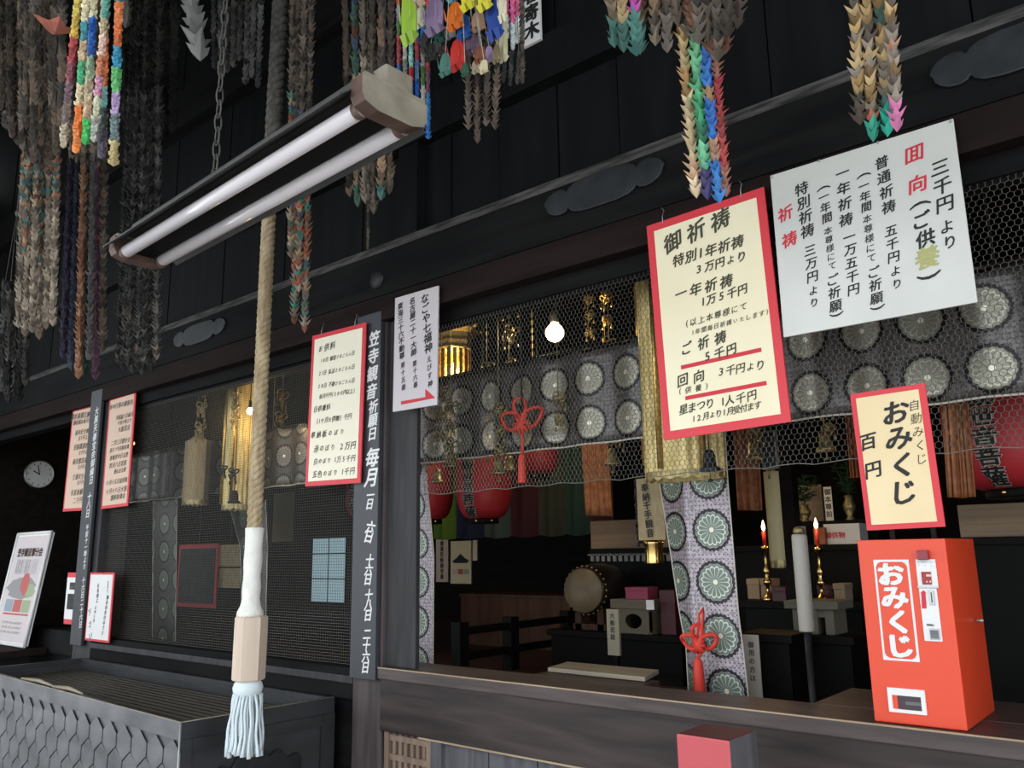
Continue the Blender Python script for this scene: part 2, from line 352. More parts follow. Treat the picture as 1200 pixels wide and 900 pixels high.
# upper wall of vertical boards, with the beams that cross it
mb = MB(); x = -8.5; k = 0
while x < 2.4:
    w_ = 0.27+0.05*R.random(); mb.box(x, x+w_-0.006, 0.03+0.004*(k % 2), 0.07, 2.9, 5.6); x += w_; k += 1
mb.box(-8.5, 2.5, 0.06, 0.09, 2.9, 5.6)
struct('wall_front', mb, M['board'])
mb = MB(); mb.box(-8.5, 2.4, -0.05, 0.03, 2.702, 2.9); struct('beam', mb, M['beam'])
# bevelled upper arris of the beam, furred with dust
mb = MB(); mb.add([(-8.5, -0.05, 2.9), (2.4, -0.05, 2.9), (2.4, -0.022, 2.952), (-8.5, -0.022, 2.952), (-8.5, 0.03, 2.9), (2.4, 0.03, 2.9), (2.4, 0.03, 2.952), (-8.5, 0.03, 2.952)],
    [(0, 1, 2, 3), (4, 7, 6, 5), (3, 2, 6, 7), (0, 4, 5, 1), (0, 3, 7, 4), (1, 5, 6, 2)])
struct('trim_1', mb, M['dust'])
struct('beam', B(-8.5, 2.4, -0.042, 0.05, 2.592, 2.702), M['lintel'])
struct('lintel', B(-8.5, 2.4, 0.02, 0.1, 2.53, 2.592), M['beam'])
struct('beam', B(-8.5, 2.4, -0.03, 0.03, 3.37, 3.56), M['board'])
struct('beam', B(-8.5, 2.4, -0.05, 0.03, 4.2, 4.45), M['beam'])
# pillars, posts and jambs
struct('pillar', B(-2.80, -2.622, -0.02, 0.16, 0, 2.592), M['pillar'], bevel=0.006)
struct('jamb', B(-2.622, -2.450, 0.0, 0.022, 1.166, 2.592), M['post'], bevel=0.003)
struct('post', B(-2.56, -2.44, -0.02, 0.03, 2.952, 3.37), M['board'])
struct('pillar', B(-5.52, -5.27, -0.01, 0.16, 0, 2.592), M['post'], bevel=0.006)
struct('pillar', B(0.45, 0.65, -0.02, 0.16, 0, 2.592), M['pillar'])
# sill of the open bay
mb = MB(); mb.box(-2.622, 0.45, -0.028, 0.15, 0.927, 1.122); struct('sill', mb, M['sill'], bevel=0.006)
mb = MB(); mb.box(-2.622, 0.45, -0.042, 0.16, 1.122, 1.1655); struct('sill', mb, M['sillcap'], bevel=0.004)
mb = MB(); mb.box(-2.622, 0.45, -0.0425, -0.037, 1.1625, 1.1665); struct('trim_2', mb, M['edge'])
mb = MB(); mb.box(-2.40, 0.45, -0.030, -0.024, 0.925, 0.931); struct('trim_3', mb, M['edge'])
# below the sill: a small lattice vent, a grey post, a boarded apron
struct('wall_below', B(-2.62, 0.45, 0.06, 0.1, 0, 0.927), M['dark'])
mb = MB(); x = -2.575
mb.box(-2.61, -2.585, -0.012, 0.05, 0, 0.927); mb.box(-2.375, -2.35, -0.012, 0.05, 0, 0.927)
while x < -2.38: mb.box(x, x+0.018, 0.0, 0.05, 0, 0.927); x += 0.033
for z in (0.905, 0.835, 0.765, 0.695, 0.6, 0.5, 0.4, 0.3): mb.box(-2.585, -2.375, -0.006, 0.045, z-0.011, z+0.011)
vent = mb.build('lattice_vent', M['lattice']); tag(vent, 'small pale brown wooden lattice under the left end of the sill beam', 'lattice')
struct('post', B(-2.345, -2.29, -0.02, 0.06, 0, 0.927), M['panelgrey'], bevel=0.004)
mb = MB(); x = -2.29
while x < 0.44: mb.box(x, x+0.215, 0.0, 0.06, 0, 0.927); x += 0.22
struct('wall_apron', mb, M['panelgrey'])
# sill and apron of the bay behind the offering box
struct('sill', B(-5.27, -2.80, -0.01, 0.16, 1.02, 1.145), M['beam'], bevel=0.006)
struct('trim_4', B(-5.27, -2.80, -0.022, 0.02, 1.085, 1.115), M['post'], bevel=0.003)
struct('wall_apron', B(-5.27, -2.80, 0.02, 0.1, 0, 1.02), M['beam'])
struct('sill', B(-8.5, -5.52, -0.01, 0.16, 1.02, 1.165), M['beam'])
struct('wall_apron', B(-8.5, -5.52, 0.02, 0.1, 0, 1.02), M['beam'])
struct('trim_5', B(-5.27, -2.80, 0.04, 0.075, 2.50, 2.53), M['beam'])
struct('trim_6', B(-2.452, 0.45, 0.038, 0.075, 2.515, 2.53), M['beam'])

# ---------------------------------------------------------------- wire screens
Yn = 0.034
def wire3(mb, a, b, r):
    a = Vector(a); b = Vector(b); d = (b-a).normalized(); n = Vector((0, -1, 0)); q = d.cross(n)
    o = [n*r, (q*0.87-n*0.5)*r, (-q*0.87-n*0.5)*r]
    mb.add([a+k for k in o]+[b+k for k in o], [(0, 1, 4, 3), (1, 2, 5, 4), (2, 0, 3, 5)])
mb = MB(); p = 0.0175; sH = p/math.sqrt(3)
zb, zt, x0, x1 = 1.836, 2.52, -2.45, 0.12
row = 0; z = zb
while z < zt:
    x = x0+(p/2 if row % 2 else 0)
    while x < x1:
        wire3(mb, (x, Yn, z), (x, Yn, z+sH), 0.0011)
        wire3(mb, (x, Yn, z+sH), (x+p/2, Yn, z+1.5*sH), 0.0008); wire3(mb, (x, Yn, z+sH), (x-p/2, Yn, z+1.5*sH), 0.0008)
        x += p
    row += 1; z += 1.5*sH
hexn = thing('wire_netting', 'hexagonal chicken wire netting stretched across the top of the open bay', 'wire netting', (-1.2, Yn, zb))
mb.build('netting', M['wire'], hexn)
mb = MB(); mb.tube([(x0+0.05*i, Yn, zb+0.004*math.sin(i*1.9)) for i in range(52)], 0.0016, 5); mb.build('edge_wire', M['wire'], hexn)
mb = MB(); zb, zt, x0, x1 = 1.15, 2.515, -5.27, -2.80
i = 0
while x0+i*0.0125 < x1:
    X_ = x0+i*0.0125; mb.add([(X_-0.0007, Yn, zb), (X_+0.0007, Yn, zb), (X_, Yn+0.001, zb), (X_-0.0007, Yn, zt), (X_+0.0007, Yn, zt), (X_, Yn+0.001, zt)], [(0, 1, 4, 3), (1, 2, 5, 4), (2, 0, 3, 5)]); i += 1
i = 0
while zb+i*0.0125 < zt:
    Z_ = zb+i*0.0125; mb.add([(x0, Yn, Z_-0.0007), (x0, Yn, Z_+0.0007), (x0, Yn+0.001, Z_), (x1, Yn, Z_-0.0007), (x1, Yn, Z_+0.0007), (x1, Yn+0.001, Z_)], [(0, 3, 4, 1), (1, 4, 5, 2), (2, 5, 3, 0)]); i += 1
tag(mb.build('wire_screen', M['wire2']), 'fine square wire screen filling the bay behind the offering box', 'wire screen')

# ---------------------------------------------------------------- nail covers on the beam
def cover(cx, cz, w_, h_, label, y=-0.05):
    fr = Fr((cx, y, cz), (1, 0, 0), (0, 0, 1)); o = []
    half = [(-1.0, 0.06), (-0.98, 0.32), (-0.92, 0.56), (-0.82, 0.74), (-0.71, 0.78), (-0.63, 0.70), (-0.585, 0.52), (-0.55, 0.70), (-0.45, 0.90), (-0.25, 1.0), (0, 1.0)]
    top = half+[(-a, b) for a, b in reversed(half[:-1])]
    o = [(a*w_/2, b*h_/2) for a, b in top]+[(a*w_/2*0.97, -b*h_/2) for a, b in reversed(top)]
    t = MB().prism(fr, o, 0, 0.012); ob = t.build('nail_cover', M['iron'], bevel=0.004)
    tag(ob, label, 'metal fitting', 'scalloped metal fittings along the beam')
    return ob
cover(-0.20, 2.82, 0.44, 0.125, 'dark scalloped metal fitting on the beam above the white notice at right')
cover(-1.47, 2.835, 0.50, 0.125, 'dark scalloped metal fitting on the beam left of the cream prayer price notice')
cover(-4.14, 2.815, 0.55, 0.115, 'dark scalloped metal fitting on the beam at left behind the tube lamp')
a = at(442, 328, -0.05)
mb = MB(); mb.lathe((a.x, -0.05, a.z), [(0.045, 0), (0.045, 0.004), (0.03, 0.012), (0.012, 0.016)], 8, axis=(0, -1, 0))
tag(mb.build('nail_cover', M['iron']), 'small round iron stud on the beam above the white written slate board', 'metal fitting')

# ---------------------------------------------------------------- notices
class Sign:
    def __init__(s, name, label, cat, px, Y, thick=0.006, group=None, rot=None):
        P = [at(x, y, Y) for x, y in px]; TL, TR, BR, BL = P
        u = ((TR-TL)+(BR-BL)).normalized(); 
        if rot is not None: u = Vector((math.cos(rot), 0, math.sin(rot)))
        v = Vector((-u.z, 0, u.x)); s.W = ((TR-TL).dot(u)+(BR-BL).dot(u))/2; s.H = ((TL-BL).dot(v)+(TR-BR).dot(v))/2
        s.fr = Fr((TL+TR+BR+BL)/4, u, v); s.t = thick; o = s.fr.w(0, -s.H/2, 0)
        s.root = thing(name, label, cat, o, group); s.lay = thick/2
    def board(s, m, name='board', bevel=0.0):
        mb = MB(); s.fr.box(mb, -s.W/2, s.W/2, -s.H/2, s.H/2, -s.t/2, s.t/2); return mb.build(name, m, s.root, bevel)
    def panel(s, m, ins, name='paper'):
        mb = MB(); l, r, b, t = ins if isinstance(ins, tuple) else (ins,)*4
        s.fr.box(mb, -s.W/2+l, s.W/2-r, -s.H/2+b, s.H/2-t, s.lay-0.001, s.lay+0.0012); s.lay += 0.0012; return mb.build(name, m, s.root)
    def mapf(s, a, b, c=0): return s.fr.w(a, b, s.lay+0.0008+c)
    def write(s, lines, m, name='lettering', **kw):
        for L in lines:                                # each written line a part
            k = dict(kw); k.update(L[3] if len(L) > 3 else {}); mb = MB()
            text(mb, s.mapf, L[0], s.fr.px(*L[1]), s.fr.px(*L[2]), **k)
            mb.build(name, m, s.root)
    def bars(s, segs, w_, m, name='rule'):
        for p, q in segs:
            a = Vector(s.fr.px(*p)); b = Vector(s.fr.px(*q)); d = (b-a).normalized(); n = Vector((-d.y, d.x))*w_/2
            mb = MB(); mb.prism(s.fr, [tuple(a-n), tuple(b-n), tuple(b+n), tuple(a+n)], s.lay, s.lay+0.0008); mb.build(name, m, s.root)
    def hooks(s, xs, m, zt=0.05):
        for x in xs:
            b0 = s.H/2; pts = [s.fr.w(x, b0-0.012, s.t/2+0.002), s.fr.w(x, b0+0.012, s.t/2+0.003), s.fr.w(x+0.003, b0+zt*0.7, 0.0), s.fr.w(x-0.006, b0+zt, -s.t), s.fr.w(x-0.002, b0+zt*0.8, -s.t-abs(s.fr.o.y+0.042)+0.004)]
            mb = MB(); mb.tube(pts, 0.0014, 5); mb.build('hook', m, s.root)
# cream prayer price list with a red border
S = Sign('price_notice', 'large cream notice with red border listing prayer prices, hung on the open bay', 'notice', [(757, 266), (893, 220), (930, 494), (780, 516)], -0.062)
S.board(M['red']); S.panel(M['cream'], 0.026)
S.write([('御祈祷', (789, 284), (845, 258), dict(k=0.80, bold=0.028)),
 ('特別1年祈祷', (796, 305), (865, 284), dict(k=0.97)), ('3万円より', (820, 316), (870, 301), dict(k=0.98)),
 ('一年祈祷', (799, 344), (852, 330), dict(k=0.84)), ('1万5千円', (825, 354), (871, 340), dict(k=1.0))],
 M['inkgreen'], bold=0.03, shear=0.16, small='よ')
S.write([('(以上本尊様にて', (806, 380), (872, 360), dict(k=0.9, bold=0.012)), ('1年間毎日祈祷いたします)', (813, 390), (900, 366), dict(k=0.9, bold=0.012)),
 ('ご祈祷', (806, 408), (845, 396), dict(k=0.72, bold=0.03)), ('5千円', (830, 418), (858, 410), dict(k=0.92, bold=0.028)),
 ('回向', (801, 446), (820, 441), dict(k=0.74, bold=0.024)), ('3千円より', (846, 436), (892, 428), dict(k=1.05)), ('(供養)', (798, 459), (829, 453), dict(k=0.66, bold=0.012)),
 ('星まつり', (802, 480), (833, 473), dict(k=1.1, bold=0.022)), ('1人', (848, 471), (856, 469), dict(k=1.15)), ('千円', (869, 467), (882, 464), dict(k=0.95, bold=0.02)),
 ('12月より1月受付ます', (814, 491), (889, 475), dict(k=1.12))],
 M['inkgreen'], bold=0.02, shear=0.16, small='いたよ')
S.bars([((799, 431), (893, 410)), ((804, 467), (899, 449))], 0.0125, M['redink'], 'red_rule')
S.hooks((-0.14, 0.13), M['steel'])
# white memorial and prayer notice
S = Sign('price_notice', 'square white board of vertical black and red writing, hung at upper right', 'notice', [(903, 207), (1117, 139), (1146, 355), (919, 395)], -0.064, 0.008)
S.board(M['white'], bevel=0.001)
V = dict(vert=True)
S.write([('三千円', (1102, 197), (1108, 240), dict(k=0.92)), ('より', (1110, 266), (1114, 284), dict(k=0.88)),
 ('ご供', (1081, 258), (1085, 280), dict(k=0.92, bold=0.03)), ('(', (1079, 240), (1079, 240), dict(size=0.055)), (')', (1089, 324), (1089, 324), dict(size=0.06)),
 ('普通祈祷', (1034, 191), (1042, 243), dict(k=0.86)), ('五千円', (1045, 271), (1048, 302), dict(k=0.9)), ('より', (1050, 318), (1052, 333), dict(k=0.8)),
 ('(', (1013, 206), (1013, 206), dict(size=0.04)), ('一年間', (1013, 218), (1016, 243), dict(k=0.95)), ('本尊様にて', (1017, 257), (1022, 303), dict(k=0.9, bold=0.008)), ('ご祈願', (1025, 319), (1028, 350), dict(k=0.92)), (')', (1029, 361), (1029, 361), dict(size=0.04)),
 ('一年祈祷', (988, 203), (992, 258), dict(k=0.84)), ('一万五千円', (996, 278), (1001, 340), dict(k=0.92)),
 ('(', (966, 221), (966, 221), dict(size=0.04)), ('一年間', (966, 231), (970, 256), dict(k=0.95)), ('本尊様にて', (971, 271), (976, 312), dict(k=0.92, bold=0.008)), ('ご祈願', (977, 328), (980, 359), dict(k=0.92)), (')', (981, 369), (981, 369), dict(size=0.04)),
 ('特別祈祷', (940, 222), (947, 271), dict(k=0.95)), ('三万円', (950, 294), (953, 325), dict(k=0.9)), ('より', (954, 341), (955, 355), dict(k=0.8))],
 M['ink'], vert=True, bold=0.022, shear=0.10)
S.write([('囬向', (1072, 181), (1076, 216), dict(k=0.60)), ('祈祷', (921, 251), (926, 281), dict(k=0.58))], M['redink'], 'red_lettering', vert=True, bold=0.025, shear=0.1)
S.write([('養', (1087, 302), (1087, 302), dict(size=0.062))], M['yellowink'], 'faded_lettering', vert=True, bold=0.025, shear=0.1)
for a_, b_ in ((-0.24, 0.24), (-0.1, 0.245), (0.06, 0.245), (0.24, 0.24)):
    mb = MB(); mb.lathe(S.fr.w(a_, b_, 0.004), [(0.004, 0), (0.004, 0.002), (0.002, 0.003)], 8, axis=S.fr.n); mb.build('pin', M['steel'], S.root)
# fortune slip notice above the machine
S = Sign('fortune_notice', 'cream fortune slip notice with red border standing above the red machine', 'notice', [(998, 462), (1085, 449), (1107, 617), (1015, 622)], 0.020)
S.board(M['red']); S.panel(M['cream2'], (0.014, 0.017, 0.014, 0.014))
S.write([('おみくじ', (1051, 483), (1061, 577), dict(k=0.98, bold=0.032, sx=1.05)), ('百円', (1018, 518), (1024, 551), dict(k=0.62, bold=0.026))], M['ink'], vert=True, shear=0.12)
S.write([('自動みくじ', (1072, 475), (1081, 538), dict(k=0.85, bold=0.002))], M['inkgreen'], 'thin_lettering', vert=True, shear=0.12)
notice3 = S
# offering list on the left bay
S = Sign('offering_notice', 'cream offering list with red border beside the slate pillar board', 'notice', [(367, 394), (428, 378), (424, 566), (358, 570)], -0.062)
S.board(M['red']); S.panel(M['ivory'], 0.021)
S.write([('お供料', (377, 409), (391, 405), dict(k=0.85, bold=0.018)), ('18日 観音さまごえん日', (378, 423), (415, 414), dict(k=1.05)), ('21日 弘法さまごえん日', (376, 438), (415, 430), dict(k=1.05)),
 ('28日 不動さまごえん日', (375, 453), (415, 446), dict(k=1.05)), ('毎月千円(500円以上)', (377, 465), (416, 458), dict(k=1.05)), ('日供養料', (371, 480), (386, 477), dict(k=0.95, bold=0.018)),
 ('(1ヶ月お供物) 千円', (373, 494), (411, 488), dict(k=1.05)), ('奉納板のぼり', (368, 510), (402, 506), dict(k=0.8)), ('赤のぼり 2万円', (372, 526), (415, 522), dict(k=0.95)),
 ('白のぼり 1万5千円', (371, 541), (415, 537), dict(k=0.95)), ('五色のぼり 1千円', (370, 556), (414, 552), dict(k=0.92))], M['inkgreen'], bold=0.012, shear=0.14, small='おさまごえんのぼり')
S.hooks((-0.12, 0.12), M['steel'])
# slate board on the pillar
S = Sign('pillar_board', 'tall dark slate board of white vertical calligraphy on the pillar, with dates', 'sign board', [(428, 372), (457, 361), (448, 798), (419, 795)], -0.034, 0.022, rot=0.0)
S.fr.o.x = -2.712; S.W = 0.158
S.board(M['slate'], bevel=0.003); S.lay = 0.011
S.write([('笠寺観音', (441, 397), (438, 459), dict(k=0.92)), ('祈願日', (440, 477), (439, 509), dict(k=1.02)), ('毎月', (439, 536), (437, 560), dict(k=1.0)), ('一日', (437, 580), (436, 591), dict(k=1.3)), ('六日', (437, 618), (435, 629), dict(k=1.5)),
 ('十六日', (436, 656), (434, 679), dict(k=1.3)), ('十八日', (435, 697), (434, 721), dict(k=1.25)), ('二十六日', (433, 743), (431, 782), dict(k=1.15))], M['chalk'], vert=True, bold=0.035, shear=0.12)
# white pilgrimage sign with a red arrow
S = Sign('pilgrimage_sign', 'narrow white sign of three black columns with a red arrow, right of the pillar board', 'sign board', [(460, 350), (510, 337), (517, 473), (465, 483)], -0.062, 0.008)
S.board(M['lilac'], bevel=0.001)
S.write([('なごや七福神', (499, 350), (503, 408), dict(k=1.0, sx=1.12)), ('えびす神', (504, 421), (505, 450), dict(k=0.85, bold=0.02)),
 ('名古屋二十一大師', (484, 353), (486, 413), dict(k=1.0, sx=1.12)), ('第十六番', (487, 426), (488, 451), dict(k=0.88, bold=0.02)),
 ('東海三十六不動尊', (470, 359), (472, 417), dict(k=1.0, sx=1.1)), ('第十五番', (473, 428), (474, 454), dict(k=0.85, bold=0.02))], M['ink'], vert=True, bold=0.03, shear=0.1)
o_ = [S.fr.px(*q) for q in ((471, 470.5), (499.5, 465.5), (499.5, 456), (511, 466.5), (471, 474.5))]
mb = MB(); mb.prism(S.fr, [o_[0], o_[1], o_[2], o_[3], o_[4]][::-1], 0.004, 0.0052); mb.build('red_arrow', M['redink'], S.root)
# two price lists by the far post
def pricelist(px, label, rows, Y=-0.004):
    S = Sign('price_list', label, 'notice', px, Y, 0.005)
    S.board(M['red']); S.panel(M['pinkish'], 0.018); tl, tr, br, bl = [Vector(p) for p in px]; L = []
    for t, u0, u1, s in rows:
        a = tl.lerp(bl, t); b = tr.lerp(br, t); L.append((s, tuple(a.lerp(b, u0)), tuple(a.lerp(b, u1)), dict(k=0.95)))
    S.write(L, M['inkgreen'], bold=0.006, shear=0.12); return S
pricelist([(83, 480), (113, 474), (107, 597), (77, 600)], 'faded pinkish price list with red border, left of the far dark post',
  [(0.08, .12, .86, '諸祈祷御志納料'), (0.14, .2, .9, '御祈祷は毎日受付'), (0.24, .3, .84, '家内安全祈祷'), (0.30, .42, .8, '五千円より'), (0.38, .28, .84, '厄除開運祈祷'), (0.44, .46, .8, '五千円より'), (0.52, .26, .84, '商売繁昌祈祷'), (0.58, .46, .8, '五千円より'), (0.67, .28, .84, '交通安全祈祷'), (0.73, .46, .8, '五千円より'), (0.82, .25, .84, '安産祈願御守'), (0.90, .36, .84, '二千円より')])
pricelist([(127, 467), (160, 458), (150, 592), (121, 597)], 'cream price list with red border, right of the far dark post',
  [(0.09, .14, .88, '年中行事の御案内'), (0.20, .38, .92, '月初詣八日縁日'), (0.25, .46, .88, '午前十時より'), (0.31, .5, .84, '大般若会'), (0.42, .26, .88, '二月三日節分会'), (0.48, .22, .86, '星まつり厄除祈祷'), (0.55, .24, .84, '春彼岸中日法要'), (0.62, .24, .8, '四月八日花祭'), (0.68, .42, .8, '灌仏会法要'), (0.77, .16, .88, '八月十五日盆供養'), (0.85, .16, .88, '十月十八日大祭'), (0.91, .36, .84, '護摩祈祷会')], -0.016)
# slate board on the far post
S = Sign('post_board', 'narrow dark board of small white calligraphy on the far left post', 'sign board', [(112, 458), (125, 455), (107, 757), (95, 758)], -0.033, 0.02, rot=0.0)
S.fr.o.x = -5.405; S.W = 0.155; S.board(M['slate'], bevel=0.003); S.lay = 0.010
S.write([('大黒天善宝会御縁日', (115.5, 482), (109, 563), dict(k=1.0)), ('十八日', (107, 582), (105, 602), dict(k=1.1)), ('午前十一時より', (104.5, 618), (101, 664), dict(k=1.0)), ('十六日二十六日', (100, 680), (96.5, 732), dict(k=1.0))], M['chalk'], vert=True, bold=0.02, shear=0.1)
# small picture notice and white notice either side of the post
S = Sign('picture_notice', 'small white notice with a dark picture and red ends, left of the far post', 'notice', [(83, 671), (95, 671), (88, 732), (72, 731)], -0.03, 0.004, rot=0.0)
S.board(M['red']); S.panel(M['paperwhite'], (0.0, 0.0, 0.03, 0.03)); S.panel(M['iron'], (0.03, 0.02, 0.09, 0.13), 'picture'); S.panel(M['dust'], (0.05, 0.02, 0.21, 0.06), 'picture')
S = Sign('white_notice', 'white notice with red edge and small handwriting, right of the far post', 'notice', [(108, 671), (136, 671), (127, 752), (98, 751)], -0.034, 0.005, rot=0.0)
S.board(M['red']); S.panel(M['paperwhite'], (0.012, 0.016, 0.012, 0.012))
S.write([('本堂内にて', (127.5, 682), (127, 694), dict(k=1.0)), ('御朱印受付中です', (127, 700), (121, 742), dict(k=0.95)), ('お気軽に', (116, 686), (115, 704), dict(k=0.9)), ('お申し出', (113, 712), (111, 727), dict(k=0.9)), ('下さい', (106, 718), (107, 745), dict(k=0.62))], M['ink'], vert=True, bold=0.012, shear=0.12)
# sign high on the wall
S = Sign('wall_plaque', 'white plaque of bold black calligraphy high on the wall behind the bright paper cranes', 'sign board', [(611, -60), (632, -66), (634, 47), (615, 56)], -0.036, 0.012, rot=0.0)
S.board(M['paperwhite']); S.write([('参拝者寄木', (621.5, -45), (624.5, 36), dict(k=0.98))], M['ink'], vert=True, bold=0.05)

# ---------------------------------------------------------------- leaning poster on its table
zt = 1.05
tb = thing('side_table', 'dark wooden table at far left under the leaning poster', 'table', (-6.6, -0.2, 0))
B(-7.6, -5.86, -0.40, -0.022, 1.01, zt).build('table_top', M['lintel'], tb, bevel=0.004)
for x in (-7.5, -5.95):
    for y in (-0.36, -0.07): B(x-0.03, x+0.03, y-0.03, y+0.03, 0, 1.01).build('leg', M['beam'], tb)
B(-7.5, -5.95, -0.375, -0.36, 0.93, 1.01).build('apron', M['beam'], tb)
fr = Fr((-5.94, -0.128, zt+0.013), (-1, 0, 0), (0, 0.10, 0.74)); fr = Fr(fr.o, (1, 0, 0), (0, 0.10, 0.74))
Wp, Hp = 0.57, 0.73
po = thing('poster_stand', 'white framed festival poster leaning back on the table at far left', 'poster', fr.o)
mb = MB(); fr.box(mb, -Wp, 0, 0, Hp, -0.02, 0); mb.build('backing_board', M['paperwhite'], po, bevel=0.003)
mb = MB(); fr.box(mb, -Wp+0.02, -0.02, 0.015, Hp-0.02, 0, 0.001); mb.build('printed_sheet', noisy('printed_pale_sheet', (0.60, 0.55, 0.58), (0.66, 0.58, 0.58), (2, 2, 2), 0.6, 0, 0), po)
mb = MB()
for p, q, r_ in (((-Wp, 0), (-Wp, Hp), 0), ((0, 0), (0, Hp), 0), ((-Wp, 0), (0, 0), 0), ((-Wp, Hp), (0, Hp), 0)):
    a = fr.w(p[0], p[1], 0.004); b = fr.w(q[0], q[1], 0.004); mb.tube([a, b], 0.010, 6)
mb.build('frame', M['paperwhite'], po)
mapp = lambda a, b, c=0: fr.w(a, b, 0.0025+c)
mb = MB(); text(mb, mapp, '笠寺観音節分会', (-0.47, 0.60), (-0.10, 0.60), 1.0, 0.04); mb.build('lettering', M['redwood'], po)
mb = MB()
for i in range(7): text(mb, mapp, '厄除祈祷のご案内申し上げます', (-0.46, 0.545-0.014*i), (-0.11, 0.545-0.014*i), 0.6, 0.0)
for i in range(3): text(mb, mapp, '日時 場所 お申し込みは本堂まで', (-0.46, 0.135-0.03*i), (-0.14, 0.135-0.03*i), 0.8, 0.0)
mb.build('lettering', M['dust'], po)
def blob(o, cx, cy, rx, ry, m, nm, s_, c=0.0018):
    RR = random.Random(s_); t = MB(); t.prism(fr, [(cx+rx*math.cos(k*math.pi/9)*(0.8+0.3*RR.random()), cy+ry*math.sin(k*math.pi/9)*(0.8+0.3*RR.random())) for k in range(18)], 0.0011, c); t.build(nm, m, o)
mg = mat('printed_grey', (0.30, 0.29, 0.31), 0.6); mgr = mat('printed_green', (0.33, 0.40, 0.25), 0.6); mr_ = mat('printed_red', (0.50, 0.12, 0.11), 0.6)
blob(po, -0.29, 0.36, 0.25, 0.08, mg, 'printed_picture', 1); blob(po, -0.13, 0.345, 0.08, 0.05, mgr, 'printed_picture', 2, 0.0021); blob(po, -0.24, 0.39, 0.075, 0.075, mr_, 'printed_picture', 3, 0.0023)
for k, m_ in enumerate((mat('printed_blue', (0.30, 0.36, 0.43), 0.6), mr_, mgr)):
    mb = MB(); fr.box(mb, -0.50+0.145*k, -0.365+0.145*k, 0.205, 0.285, 0.001, 0.0018); mb.build('printed_picture', m_, po)
mb = MB(); fr.box(mb, -0.50, -0.07, 0.185, 0.197, 0.001, 0.0018); mb.build('printed_band', mr_, po)
# ---------------------------------------------------------------- offering box
bx = thing('offering_box', 'large metal clad wooden offering box with scale pattern front, below the bell rope', 'offering box', (-4.05, -0.35, 0))
zr = 1.026; FRc = Vector((-2.924, -0.691)); BRc = Vector((-2.906, -0.03)); FL = Vector((-5.30, -0.595)); BL = Vector((-5.30, -0.03))
def ring(z, ins):
    return [Vector((FL.x+ins, FL.y+ins, z)), Vector((FRc.x-ins, FRc.y+ins, z)), Vector((BRc.x-ins, BRc.y-ins, z)), Vector((BL.x+ins, BL.y-ins, z))]
mb = MB(); a = ring(0.0, 0.006); b = ring(zr-0.03, 0.006); c = ring(zr-0.03, 0.03); d = ring(0.90, 0.03)
mb.add(a+b+c+d, [(0, 1, 5, 4), (1, 2, 6, 5), (2, 3, 7, 6), (3, 0, 4, 7), (4, 5, 9, 8), (5, 6, 10, 9), (6, 7, 11, 10), (7, 4, 8, 11), (8, 9, 13, 12), (9, 10, 14, 13), (10, 11, 15, 14), (11, 8, 12, 15), (12, 13, 14, 15), (3, 2, 1, 0)])
ob = mb.build('body', [M['zincshade'], M['zinc']], bx)
for p in ob.data.polygons: p.material_index = 1 if p.normal.y < -0.7 and p.center.z > -0.4 and p.area > 1 else 0  # front lighter, other faces darker: the shading is put into the colour
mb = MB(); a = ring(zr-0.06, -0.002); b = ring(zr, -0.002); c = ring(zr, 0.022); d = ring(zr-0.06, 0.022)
mb.add(a+b+c+d, [(i+4*r, (i+1) % 4+4*r, (i+1) % 4+4*((r+1) % 4), i+4*((r+1) % 4)) for r in range(4) for i in range(4)]); ob = mb.build('rim', [M['zincshade'], M['zinc']], bx)
for p in ob.data.polygons: p.material_index = 1 if p.normal.y < -0.7 and p.center.y < 0 else 0  # rim split likewise into lit front and shaded rest by colour
mb = MB()
for i, j in ((0, 1), (1, 2)):
    p = ring(zr, 0.001)[i]; q = ring(zr, 0.001)[j]; mb.tube([p, q], 0.003, 6)
mb.build('rim_edge', M['tan_metal'], bx)
mb = MB(); mb.tube([Vector((FRc.x, FRc.y, 0)), Vector((FRc.x, FRc.y, zr))], 0.004, 6); mb.build('corner_seam', M['steel'], bx)
u = Vector((FRc.x-FL.x, FRc.y-FL.y, 0)).normalized(); frb = Fr((FL.x, FL.y, 0), u, (0, 0, 1)); Lb = (FRc-FL).length
mb = MB(); pw, ph = 0.135, 0.095; r_ = 0; z = zr-0.15
while z > 0.35:
    x = 0.03+(pw/2 if r_ % 2 else 0)
    while x < Lb-0.05:
        o = [(x-pw*0.47, z), (x, z-ph*0.45), (x+pw*0.47, z), (x+pw*0.47, z+ph*0.52), (x, z+ph*0.95), (x-pw*0.47, z+ph*0.52)]
        vs = [frb.w(a_, b_, 0.0) for a_, b_ in o]+[frb.w(x+(a_-x)*0.97, b_, 0.0015+(0.0035 if b_ < z-0.01 else 0)) for a_, b_ in o]
        if z+ph*0.95 < zr-0.055: mb.add(vs, [tuple(range(6, 12))]+[(i, (i+1) % 6, 6+(i+1) % 6, 6+i) for i in range(6)])
        x += pw
    z -= ph*0.98; r_ += 1
mb.build('scale_cladding', M['zinc'], bx)
